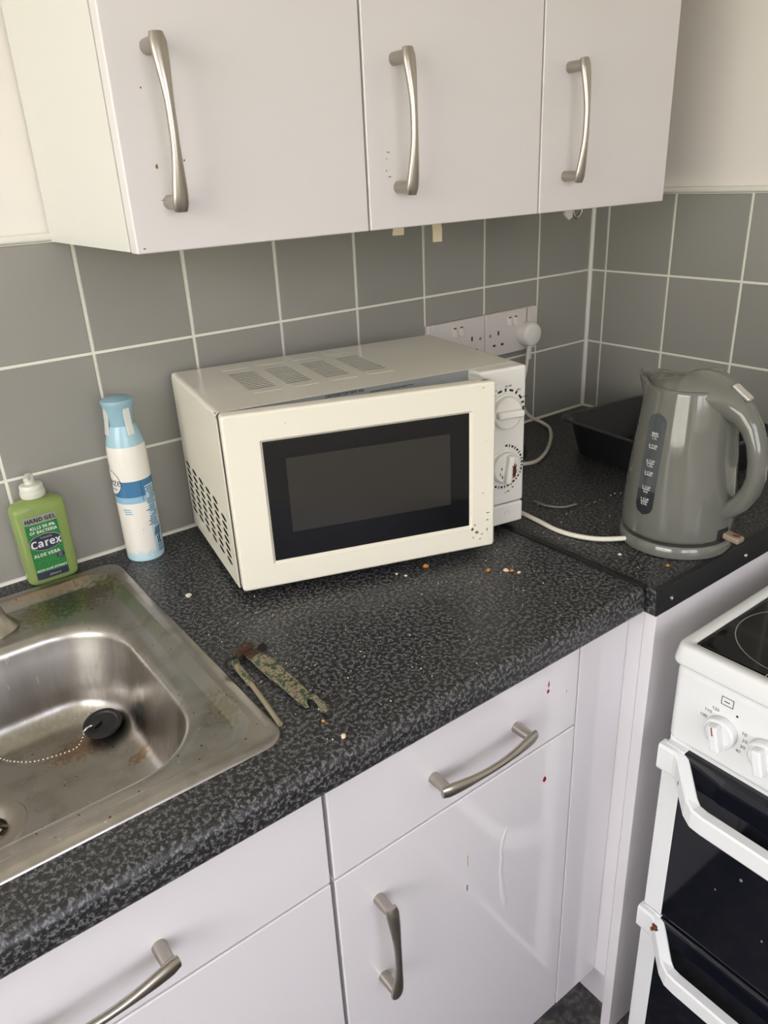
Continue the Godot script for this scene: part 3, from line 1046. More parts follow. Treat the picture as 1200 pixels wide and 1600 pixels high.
	# glass: black printed border round the lighter mesh screen
	var sx0 := 0.0745
	var sx1 := 0.2985
	var sy0 := 0.0735
	var sy1 := 0.1765
	st = tool()
	for b in [[gx0, gx1, sy1, gy1], [gx0, gx1, gy0, sy0], [gx0, sx0, sy0, sy1], [sx1, gx1, sy0, sy1]]:
		add_box(st, Vector3(b[0], b[2], -0.009), Vector3(b[1], b[3], -0.004))
	var gl := part(dr, "window_border", done(st), mats.black_gloss)
	gl.set_meta("label", "glossy black glass border")
	var sc := part(dr, "window_screen", box(Vector3(sx0, sy0, -0.009), Vector3(sx1, sy1, -0.0042)), mats.screen)
	sc.set_meta("label", "dark grey see-through screen behind glass")
	part(dr, "inner_panel", rbox(Vector3(0.315, 0.2, 0.012), 0.004, 2), mats.plate_grey, Vector3(dw / 2 - 0.006, dh / 2, -0.022))
	var hook := part(dr, "latch_hook", prism([Vector2(0, 0), Vector2(0.05, 0), Vector2(0.05, 0.008), Vector2(0.008, 0.0095), Vector2(0.0, 0.0095)], -0.006, 0.006, 0.001), mats.white_plastic, Vector3(dw - 0.011, dh - 0.0098, -0.004), Vector3(0, 90, 0))
	hook.set_meta("label", "white plastic latch hook")
	for q in [[dw - 0.012, dh - 0.0006, -0.012, 0.007, 0.003, 101, "rust"]]:
		part(dr, "stain", patch(q[3], q[4], 0.0004, q[5]), mats[q[6]], Vector3(q[0], dh, q[2]), Vector3(-90, 0, 0))
	for q in [[0.329, 0.031, 0.002, 0.0035, 102, "brown"], [0.336, 0.025, 0.0035, 0.003, 103, "dirt"], [0.344, 0.021, 0.0028, 0.002, 104, "tan_bit"], [0.333, 0.037, 0.0012, 0.002, 105, "brown"], [0.341, 0.014, 0.003, 0.002, 106, "tan_bit"], [0.3305, 0.018, 0.002, 0.002, 107, "tan_bit"], [0.352, 0.027, 0.002, 0.004, 108, "tan_bit"], [0.353, 0.053, 0.0035, 0.001, 109, "dirt"], [0.345, 0.235, 0.0025, 0.0014, 110, "tan_bit"], [0.3455, 0.084, 0.0024, 0.0006, 111, "dirt"], [0.349, 0.16, 0.0012, 0.0012, 112, "tan_bit"], [0.078, 0.224, 0.001, 0.001, 113, "tan_bit"], [0.352, 0.042, 0.003, 0.002, 114, "tan_bit"]]:
		part(dr, "stain", patch(q[2], q[3], 0.0002, q[4]), mats[q[5]], Vector3(q[0], q[1], 0.0))

# ------------------------------------------------------------------ kettle

func build_kettle() -> void:
	var at := Vector3(-0.445, TOP_Y, 0.54)
	var kb := thing("kettle_base", "round grey power base under the kettle", "kettle base", at)
	part(kb, "pad", lathe([Vector2(0, 0), Vector2(0.074, 0), Vector2(0.0785, 0.002), Vector2(0.0795, 0.006), Vector2(0.0785, 0.016), Vector2(0.076, 0.019), Vector2(0.06, 0.0195), Vector2(0, 0.0195)], 64), mats.kettle)
	part(kb, "connector", lathe([Vector2(0, 0.019), Vector2(0.02, 0.019), Vector2(0.02, 0.0235), Vector2(0, 0.0235)], 24), mats.dark)
	part(kb, "kettle_cord", tube(curve([Vector3(-0.585, 0.906, 0.285), Vector3(-0.5555, 0.9045, 0.318), Vector3(-0.556, 0.9042, 0.37), Vector3(-0.5605, 0.9042, 0.41), Vector3(-0.556, 0.9045, 0.445), Vector3(-0.54, 0.906, 0.48), Vector3(-0.508, 0.909, 0.512)].map(func(q): return q - at), 8), 0.0037, 10), mats.cord)
	var k := thing("electric_kettle", "grey plastic jug kettle with a curved handle on its power base", "kettle", at)
	# body with a spout towards the wall (-z)
	var rows := []
	var n := 64
	var prof := [[0.0235, 0.062], [0.0235, 0.0725], [0.0245, 0.076], [0.03, 0.0778], [0.05, 0.0774], [0.08, 0.0756], [0.11, 0.0731], [0.14, 0.0701], [0.17, 0.0666], [0.19, 0.0641], [0.205, 0.062], [0.219, 0.06], [0.229, 0.0585], [0.2345, 0.0577], [0.2355, 0.0562], [0.23, 0.0552], [0.19, 0.054]]
	for q in prof:
		var ring := PackedVector3Array()
		for j in n:
			var t := TAU * j / n
			var dt := wrapf(t + PI / 2, -PI, PI)
			var lift := smoothstep(0.18, 0.233, q[0])
			var sp := 0.023 * exp(-dt * dt / 0.13) * lift * lift
			var rr1: float = q[1] + sp
			var dy := 0.006 * exp(-dt * dt / 0.2) * smoothstep(0.215, 0.2355, q[0])
			ring.append(Vector3(cos(t) * rr1, q[0] + dy, sin(t) * rr1))
		rows.append(ring)
	var st := tool()
	add_grid(st, rows, true, false, 1)
	add_cap(st, rows[0], true)
	part(k, "body", done(st), mats.kettle)
	# lid, slightly domed, following the spout
	rows = []
	for f in [[1.0, 0.2305], [0.97, 0.2345], [0.9, 0.2375], [0.7, 0.2415], [0.4, 0.244], [0.1, 0.245], [0.0, 0.245]]:
		var ring := PackedVector3Array()
		for j in n:
			var t := TAU * j / n
			var dt := wrapf(t + PI / 2, -PI, PI)
			var r1: float = (0.0542 + 0.017 * exp(-dt * dt / 0.13)) * f[0]
			ring.append(Vector3(cos(t) * r1, f[1], sin(t) * r1))
		rows.append(ring)
	st = tool()
	add_grid(st, rows, true, false, 1)
	part(k, "lid", done(st), mats.kettle)
	# handle: a broad hump behind the lid that narrows and curls down to the body
	var path := []
	var rad := []
	var wide := []
	for q in [[0.228, 0.0105, 0.0262, 2.15], [0.2285, 0.012, 0.0276, 2.06], [0.226, 0.026, 0.0272, 1.88], [0.222, 0.043, 0.0255, 1.55], [0.2155, 0.062, 0.0215, 1.15], [0.204, 0.079, 0.0172, 1.0], [0.189, 0.0925, 0.0142, 1.08], [0.17, 0.1015, 0.0126, 1.2], [0.148, 0.106, 0.0118, 1.3], [0.125, 0.1075, 0.0118, 1.3], [0.104, 0.103, 0.0124, 1.25], [0.085, 0.0925, 0.013, 1.18], [0.071, 0.079, 0.0128, 1.15], [0.0625, 0.0655, 0.012, 1.12], [0.0605, 0.0615, 0.0105, 1.1]]:
		path.append(Vector3(0, q[0], q[1]))
		rad.append(q[2])
		wide.append(q[3])
	var hd := part(k, "handle", tube(path, rad, 28, wide, Vector3.RIGHT), mats.kettle)
	hd.set_meta("label", "curved grey handle with rust coloured marks")
	for q in [[-0.004, 0.2045, 0.0945, 0.003, 0.005, 121], [-0.0085, 0.1985, 0.097, 0.002, 0.005, 122], [-0.001, 0.1975, 0.1005, 0.0022, 0.003, 123], [-0.013, 0.213, 0.082, 0.0022, 0.002, 124]]:
		part(hd, "rust_mark", patch(q[3], q[4], 0.0007, q[5]), mats.rust, Vector3(q[0], q[1], q[2]), Vector3(-46, -14, 0))
	var bt := part(k, "lid_button", rbox(Vector3(0.0135, 0.006, 0.03), 0.0028, 3), std(rgb(196, 194, 188), 0.25, 0.6), Vector3(-0.002, 0.2345, 0.0735), Vector3(33, 0, 0))
	bt.set_meta("label", "silver lid release button")
	# water gauge on the -x side, set into the body
	var g_rows := []
	var w_rows := []
	var surf := func(y: float, z: float, off: float) -> Vector3:
		var rb := off
		for e in prof.size() - 1:
			if y >= prof[e][0] and y <= prof[e + 1][0]:
				rb = lerpf(prof[e][1], prof[e + 1][1], (y - prof[e][0]) / maxf(prof[e + 1][0] - prof[e][0], 1e-6)) + off
				break
		var a := z / rb
		return Vector3(-cos(a) * rb, y, sin(a) * rb)
	for i in 41:
		var y := lerpf(0.0585, 0.203, i / 40.0)
		var f := 1.0
		var e := minf(y - 0.0585, 0.203 - y)
		if e < 0.0155:
			f = sqrt(maxf(0.0, 1.0 - pow((0.0155 - e) / 0.0155, 2)))
		var row := PackedVector3Array()
		for s in [-1.0, -0.5, 0.0, 0.5, 1.0]:
			row.append(surf.call(y, s * maxf(0.0145 * f, 0.0006) - 0.006, 0.0007))
		if y <= 0.096:
			w_rows.append(row)
		if y >= 0.092:
			g_rows.append(row)
	st = tool()
	add_grid(st, g_rows, false, true, 1)
	var gg := part(k, "water_gauge", done(st), mats.gauge)
	gg.set_meta("label", "grey window with white level marks")
	st = tool()
	add_grid(st, w_rows, false, true, 1)
	part(gg, "water_level", done(st), mats.gauge_water)
	var marks := [[0.172, "MAX", "1.7L"], [0.155, "6 CUP", ""], [0.1335, "4 CUP", "1.25L"], [0.117, "3 CUP", ""], [0.096, "2 CUP", "0.6L"], [0.0785, "1 CUP", "0.25L"]]
	for q in marks:
		var c: Vector3 = surf.call(q[0], -0.0055, 0.0011)
		part(gg, "level_line", box(Vector3(-0.0058, -0.0004, 0), Vector3(0.0058, 0.0004, 0.0002)), mats.print_white, c, Vector3(0, -90, 0))
		lettering(gg, "level_print", q[1], 0.0036, mats.print_white, surf.call(q[0] + 0.0032, -0.0055, 0.0012), Vector3(0, -90, 0))
		if q[2] != "":
			lettering(gg, "level_print", q[2], 0.003, mats.print_white, surf.call(q[0] - 0.0034, -0.0055, 0.0012), Vector3(0, -90, 0))
	# switch at the foot of the handle
	part(k, "switch_recess", rbox(Vector3(0.024, 0.017, 0.012), 0.002, 2), mats.dark, Vector3(-0.006, 0.034, 0.0725))
	var sw := part(k, "switch_lever", rbox(Vector3(0.017, 0.0085, 0.034), 0.003, 3), std(rgb(142, 128, 112), 0.3), Vector3(0.0, 0.031, 0.0845), Vector3(6, 0, 0))
	sw.set_meta("label", "brownish switch lever")
	part(sw, "rust_mark", patch(0.005, 0.006, 0.0005, 131), mats.rust, Vector3(0, 0.0043, 0.008), Vector3(-90, 0, 0))

# ------------------------------------------------------------------ things on the worktop

func build_tray() -> void:
	var st := tool()
	var rows := []
	for q in [[0.018, 0.0015, 0.022], [0.016, 0.004, 0.024], [0.002, 0.066, 0.03], [0.0, 0.069, 0.032], [-0.004, 0.0705, 0.034], [-0.012, 0.0705, 0.036], [-0.013, 0.069, 0.036], [-0.012, 0.0685, 0.036], [-0.003, 0.0685, 0.033], [0.003, 0.066, 0.03], [0.018, 0.005, 0.022], [0.022, 0.003, 0.02]]:
		var o: float = q[0]
		rows.append(rr(0.012 + o, 0.248 - o, 0.012 + o, 0.3 - o, q[2], q[1], 6))
	add_grid(st, rows, true, false, 1)
	add_cap(st, rows[0], true)
	add_cap(st, rows[-1], false)
	solo("roasting_tray", done(st), mats.tray, "dark grey metal roasting tray in the worktop corner behind the kettle", "tray", Vector3(-0.289, TOP_Y, 0.166), Vector3(0, -6, 0))

func build_gel() -> void:
	var b := thing("hand_gel_bottle", "green pump bottle of hand gel with a navy oval logo, behind the sink", "bottle", Vector3(-1.2015, TOP_Y, 0.0235), 2)
	var rows := []
	for q in [[0.0, 0.031, 0.0145], [0.002, 0.034, 0.0175], [0.006, 0.0355, 0.019], [0.03, 0.036, 0.0195], [0.08, 0.0365, 0.0195], [0.11, 0.0367, 0.0195], [0.114, 0.0365, 0.0193], [0.117, 0.0355, 0.0186], [0.1195, 0.0325, 0.0178], [0.1225, 0.026, 0.016], [0.125, 0.018, 0.0135], [0.127, 0.0125, 0.0115], [0.13, 0.011, 0.011], [0.134, 0.011, 0.011]]:
		var ring := PackedVector3Array()
		for j in 48:
			var t := TAU * j / 48
			var e := lerpf(0.5, 1.0, smoothstep(0.116, 0.128, q[0]))
			ring.append(Vector3(signf(cos(t)) * pow(absf(cos(t)), e) * q[1], q[0], signf(sin(t)) * pow(absf(sin(t)), lerpf(0.75, 1.0, smoothstep(0.116, 0.128, q[0]))) * q[2]))
		rows.append(ring)
	var st := tool()
	add_grid(st, rows, true, false, 1)
	add_cap(st, rows[0], true)
	add_cap(st, rows[-1], false)
	part(b, "bottle", done(st), mats.gel)
	part(b, "collar", lathe([Vector2(0, 0.128), Vector2(0.0158, 0.128), Vector2(0.0164, 0.1295), Vector2(0.0164, 0.136), Vector2(0.0152, 0.1372), Vector2(0.0155, 0.1385), Vector2(0.0153, 0.1435), Vector2(0.014, 0.1455), Vector2(0.0085, 0.147), Vector2(0, 0.1475)], 32), mats.pump)
	part(b, "pump_nozzle", lathe([Vector2(0, 0.146), Vector2(0.0075, 0.146), Vector2(0.0066, 0.149), Vector2(0.0064, 0.155), Vector2(0.0058, 0.1575), Vector2(0.004, 0.1605), Vector2(0, 0.161)], 20), mats.pump)
	part(b, "spout", tube([Vector3(0.002, 0.1555, -0.002), Vector3(-0.004, 0.157, 0.006), Vector3(-0.007, 0.1555, 0.012)], [0.0044, 0.0044, 0.0034], 12), mats.pump)
	# label: green speckled front with the prints
	var lt := speckle(256, 0.06, 0.12, [[0.0, rgb(16, 78, 36)], [0.45, rgb(28, 112, 52)], [0.6, rgb(44, 132, 62)], [1.0, rgb(86, 160, 82)]], 71, 4.0)
	var lm := std(Color.WHITE, 0.35)
	lm.albedo_texture = lt
	lm.uv1_triplanar = true
	lm.uv1_scale = Vector3.ONE * 18
	var bend := func(x: float, y: float, z: float) -> Vector3:
		# front face of the bottle: nearly flat, curving back at the sides
		var cc := pow(clampf(absf(x) / 0.0366, 0, 1), 2.0)
		return Vector3(x, y, 0.0197 * pow(1 - cc * cc, 0.375) + z)
	var sheet := func(x0: float, x1: float, y0: float, y1: float, z: float, shape := 0) -> ArrayMesh:
		var g := []
		for i in 13:
			var row := PackedVector3Array()
			var v := lerpf(y0, y1, i / 12.0)
			var f := 1.0
			if shape == 1:
				var e := (i / 12.0) * 2 - 1
				f = maxf(sqrt(maxf(0, 1 - e * e)), 0.02)
			for j in 13:
				var x := lerpf(x0, x1, j / 12.0)
				var mid := (x0 + x1) / 2
				row.append(bend.call(mid + (x - mid) * f, v, z))
			g.append(row)
		var s := tool()
		add_grid(s, g, false, true, 1)
		return done(s)
	var lsheet := func(x0: float, x1: float, y0: float, y1: float, z: float, shape := 0) -> ArrayMesh:
		return sheet.call(x0 - 0.0065, x1 - 0.0065, y0 * 0.935, y1 * 0.935, z, shape)
	var words := func(parent: Node3D, w: String, h: float, m: Material, x: float, y: float, z: float, bold := true) -> void:
		lettering(parent, "print", w, h * 0.95, m, Vector3(x - 0.0065, y * 0.935, z), Vector3.ZERO, "Droid Sans", bold)
	var lab := part(b, "front_label", lsheet.call(-0.0185, 0.025, 0.018, 0.101, 0.0004), lm)
	lab.set_meta("label", "speckled green label with white and black print")
	part(lab, "label_band", lsheet.call(-0.0185, 0.025, 0.1005, 0.1125, 0.0006), mats.label_silver)
	part(lab, "label_foot", lsheet.call(-0.0185, 0.025, 0.0105, 0.0215, 0.0006), mats.navy)
	part(lab, "logo_rim", lsheet.call(-0.0188, 0.0258, 0.0558, 0.0832, 0.0007, 1), mats.label_silver)
	part(lab, "logo_oval", lsheet.call(-0.0178, 0.0248, 0.0568, 0.0822, 0.001, 1), mats.navy)
	part(lab, "round_mark", lsheet.call(0.0135, 0.0245, 0.0375, 0.0485, 0.0008, 1), mats.navy)
	var z := 0.0206
	words.call(lab, "HAND GEL", 0.0065, mats.print_black, 0.0032, 0.1065, z)
	words.call(lab, "KILLS 99.9%", 0.0045, mats.print_white, 0.0038, 0.0945, z)
	words.call(lab, "OF BACTERIA", 0.0045, mats.print_white, 0.0038, 0.0875, z)
	words.call(lab, "Cussons", 0.0032, mats.label_silver, 0.005, 0.0775, z + 0.0005)
	words.call(lab, "Carex", 0.0115, mats.print_white, 0.0035, 0.0685, z + 0.0005)
	words.call(lab, "ALOE VERA", 0.0052, mats.print_white, 0.0015, 0.0502, z)
	words.call(lab, "WITH ALOE EXTRACT", 0.0032, mats.print_white, 0.0035, 0.0255, z)
	words.call(lab, "250ml e", 0.0032, mats.label_silver, 0.006, 0.0155, z)
	for k in 3:
		part(lab, "print", box(Vector3(-0.0033, -0.0004, 0), Vector3(0.0033, 0.0004, 0.0002)), mats.label_silver, Vector3(0.0125, 0.0427 - k * 0.0024, 0.0206), Vector3(0, 12, 0))

func can_texture() -> ImageTexture:
	# print of the can, unrolled: angle across (0..360 degrees), height down from the shoulder
	var w := 1024
	var h := 512
	var im := Image.create(w, h, false, Image.FORMAT_RGB8)
	im.fill(rgb(226, 222, 212))
	var ya := func(y: float) -> int: return int((1.0 - y / 0.208) * h)
	var xa := func(deg: float) -> int: return int(deg / 360.0 * w)
	im.fill_rect(Rect2i(0, 0, w, ya.call(0.179)), rgb(158, 190, 202))
	im.fill_rect(Rect2i(0, ya.call(0.128), w, ya.call(0.104) - ya.call(0.128)), rgb(66, 116, 154))
	im.fill_rect(Rect2i(0, ya.call(0.104), w, ya.call(0.094) - ya.call(0.104)), rgb(140, 180, 204))
	im.fill_rect(Rect2i(xa.call(84), ya.call(0.127), 5, ya.call(0.097) - ya.call(0.127)), rgb(28, 70, 116))
	# pale blue print towards the foot, with a ragged edge
	var n := FastNoiseLite.new()
	n.seed = 4
	n.frequency = 0.02
	for px in w:
		var top: int = ya.call(0.016 + 0.009 * n.get_noise_1d(px * 2.0))
		for py in range(top, h):
			if n.get_noise_2d(px * 3.0, py * 3.0) > -0.25 or py > top + 16:
				im.set_pixel(px, py, rgb(186, 214, 222))
	# back panel with rows of small print
	var bx: int = xa.call(32)
	var bw: int = xa.call(74) - bx
	im.fill_rect(Rect2i(bx, ya.call(0.118), bw, ya.call(0.008) - ya.call(0.118)), rgb(176, 206, 220))
	var rng := RandomNumberGenerator.new()
	rng.seed = 8
	for k in 22:
		var yy: int = ya.call(0.1155 - k * 0.0029)
		im.fill_rect(Rect2i(xa.call(72) - int(bw * rng.randf_range(0.6, 0.95)), yy, int(bw * rng.randf_range(0.55, 0.9)), 3), rgb(44, 70, 100))
	for k in 6:
		im.fill_rect(Rect2i(bx + 12 + k * 3, ya.call(0.05 - k * 0.0022), bw - 40, 4), rgb(40, 62, 92))
	im.fill_rect(Rect2i(bx + 46, ya.call(0.037), 16, 34), rgb(22, 26, 36))
	im.fill_rect(Rect2i(bx + 70, ya.call(0.035), 12, 26), rgb(22, 26, 36))
	for k in 5:
		im.fill_rect(Rect2i(bx + 20, ya.call(0.024 - k * 0.003), bw - 50, 3), rgb(52, 84, 116))
	# three short lines on the front
	for k in 3:
		im.fill_rect(Rect2i(xa.call(128 - k * 2), ya.call(0.086 - k * 0.0035), 70, 4), rgb(120, 168, 198))
	# scratches
	for k in 9:
		var px := rng.randi_range(xa.call(40), xa.call(180))
		var py := rng.randi_range(ya.call(0.06), ya.call(0.01))
		im.fill_rect(Rect2i(px, py, rng.randi_range(2, 9), rng.randi_range(2, 4)), rgb(160, 154, 142))
	return ImageTexture.create_from_image(im)

func build_can() -> void:
	var c := thing("air_freshener_can", "white and blue air freshener spray can standing against the tiles", "spray can", Vector3(-1.07, TOP_Y, 0.047), 0)
	var m := std(Color.WHITE, 0.22)
	m.albedo_texture = can_texture()
	part(c, "can", lathe([Vector2(0.0255, 0.0), Vector2(0.0272, 0.0015), Vector2(0.0276, 0.004), Vector2(0.0276, 0.165), Vector2(0.0272, 0.174), Vector2(0.0258, 0.184), Vector2(0.0232, 0.194), Vector2(0.0205, 0.202), Vector2(0.0188, 0.208)], 48), m)
	part(c, "foot_rim", lathe([Vector2(0, 0.0005), Vector2(0.024, 0.0005), Vector2(0.0258, 0.0001), Vector2(0.0258, 0.001)], 40), mats.nickel)
	var cap := part(c, "cap", lathe([Vector2(0.0184, 0.2055), Vector2(0.0182, 0.21), Vector2(0.0184, 0.218), Vector2(0.0195, 0.228), Vector2(0.0215, 0.237), Vector2(0.0228, 0.2415), Vector2(0.0222, 0.244), Vector2(0.014, 0.247), Vector2(0, 0.248)], 40), mats.can_cap)
	cap.set_meta("label", "pale teal flared cap")
	for ang in [78.0, 178.0]:
		var a := deg_to_rad(ang)
		var rows := []
		for q in [[0.2335, 0.0205], [0.225, 0.0212], [0.215, 0.0216], [0.205, 0.0228], [0.197, 0.0242], [0.195, 0.0236]]:
			var row := PackedVector3Array()
			for e in [[-0.0045, -0.003], [-0.0042, 0.0], [0.0042, 0.0], [0.0045, -0.003]]:
				var out: float = q[1] + e[1]
				row.append(Vector3(cos(a) * out + sin(a) * e[0], q[0], sin(a) * out - cos(a) * e[0]))
			rows.append(row)
		var st := tool()
		add_grid(st, rows, false, false, -1)
		part(cap, "trigger", done(st), mats.can_clear)
	# oval badge, only its end shows
	var badge := func(rx: float, ry: float, off: float) -> ArrayMesh:
		var st := tool()
		st.set_smooth_group(1)
		var rows := []
		for i in 15:
			var e := i / 7.0 - 1.0
			var f := maxf(sqrt(maxf(0, 1 - e * e)), 0.02)
			var row := PackedVector3Array()
			for j in 15:
				var s := (j / 7.0 - 1.0) * f * rx
				var a := deg_to_rad(196.0) - s / 0.0276
				row.append(Vector3(cos(a) * (0.0276 + off), 0.126 + e * ry, sin(a) * (0.0276 + off)))
			rows.append(row)
		add_grid(st, rows, false, true, 1)
		return done(st)
	part(c, "badge_rim", badge.call(0.0262, 0.0206, 0.0003), mats.navy)
	part(c, "badge", badge.call(0.0254, 0.0198, 0.0005), mats.print_white)
	bent_letters(c, "badge_print", "febreze", 0.0105, mats.print_black, 0.0281, deg_to_rad(193.0), 0.127, "Droid Serif")
	var bar := tool()
	var bar_rows := [PackedVector3Array(), PackedVector3Array()]
	for i in 9:
		var a := deg_to_rad(lerpf(196.0, 158.0, i / 8.0))
		for k in 2:
			bar_rows[k].append(Vector3(cos(a) * 0.0283, 0.1155 + k * 0.0022, sin(a) * 0.0283))
	add_grid(bar, bar_rows, false, true, 1)
	part(c, "badge_print", done(bar), mats.label_silver)

func build_opener() -> void:
	var o := thing("can_opener", "rusty green-stained metal can opener lying beside the sink", "can opener", Vector3(0, TOP_Y, 0))
	var pts := [[-1.0831, 0.3816], [-1.073, 0.3786], [-1.0715, 0.3947], [-1.0679, 0.4064], [-1.0654, 0.4172], [-1.0624, 0.4394], [-1.0641, 0.4568], [-1.0632, 0.4785], [-1.0639, 0.4955], [-1.0646, 0.5097], [-1.0617, 0.5169], [-1.0618, 0.5287], [-1.0619, 0.5402], [-1.0671, 0.5461], [-1.0715, 0.5446], [-1.0717, 0.5388], [-1.0681, 0.528], [-1.0681, 0.5174], [-1.0712, 0.5148], [-1.0754, 0.5194], [-1.0775, 0.527], [-1.081, 0.5263], [-1.0819, 0.5116], [-1.0824, 0.4968], [-1.0831, 0.4753], [-1.0849, 0.4546], [-1.0853, 0.4305], [-1.0848, 0.4089], [-1.0853, 0.3913]]
	var out := []
	for q in pts:
		out.append(Vector2(q[0], -q[1]))
	# the plate is drawn in x, -z and laid flat
	part(o, "plate_arm", prism(out, 0.0, 0.0022, 0.0006), mats.opener, Vector3(0, 0.0045, 0), Vector3(-90, 0, 0))
	part(o, "hinge_plate", prism(out.slice(0, 4) + out.slice(27, 29), 0.0, 0.0014, 0.0004), mats.opener_rust, Vector3(0, 0.0068, 0), Vector3(-90, 0, 0))
	var st := tool()
	var teeth := []
	for j in 48:
		var rad := 0.0076 if j % 2 == 0 else 0.0066
		teeth.append(Vector2(cos(TAU * j / 48), sin(TAU * j / 48)) * rad)
	part(o, "cutting_wheel", prism(teeth, 0, 0.003, 0.0006), mats.opener_rust, Vector3(-1.0777, 0.0085, 0.3877), Vector3(-90, 0, 0))
	part(o, "rivet", lathe([Vector2(0.004, 0), Vector2(0.0036, 0.002), Vector2(0.002, 0.003), Vector2(0, 0.0032)], 14), mats.opener_rust, Vector3(-1.0777, 0.0112, 0.3877))
	part(o, "rivet", lathe([Vector2(0.0026, 0), Vector2(0.0022, 0.0012), Vector2(0.001, 0.0006), Vector2(0, 0.0004)], 12), mats.opener_rust, Vector3(-1.0805, 0.008, 0.4056))
	part(o, "turning_key", prism([Vector2(-0.009, -0.004), Vector2(0.002, -0.005), Vector2(0.008, -0.002), Vector2(0.0085, 0.0055), Vector2(0.004, 0.0065), Vector2(-0.007, 0.003)], 0, 0.0016, 0.0004), mats.dark, Vector3(-1.0635, 0.0052, 0.3985), Vector3(-70, 15, 0))
	st = tool()
	add_tube(st, curve([Vector3(-1.0995, 0.007, 0.4), Vector3(-1.1023, 0.0055, 0.4113), Vector3(-1.1034, 0.005, 0.4291), Vector3(-1.1045, 0.0045, 0.449)], 5), 0.0036, 10, 1.3)
	part(o, "arm_socket", done(st), mats.opener)
	part(o, "rod_arm", tube([Vector3(-1.1044, 0.0045, 0.444), Vector3(-1.1093, 0.0045, 0.4891), Vector3(-1.1145, 0.0045, 0.531)], 0.0029, 12), std(rgb(168, 158, 134), 0.38, 0.6))
	part(o, "wire_loop", tube(curve([Vector3(-1.112, 0.008, 0.424), Vector3(-1.1155, 0.0085, 0.4163), Vector3(-1.1131, 0.011, 0.4046), Vector3(-1.1031, 0.012, 0.4023), Vector3(-1.0965, 0.009, 0.4)], 6), 0.0014, 8), mats.dark)
	part(o, "hinge_arm", tube([Vector3(-1.1, 0.006, 0.402), Vector3(-1.09, 0.0065, 0.393), Vector3(-1.0777, 0.0062, 0.3877)], [0.004, 0.0045, 0.005], 10), mats.opener_rust)

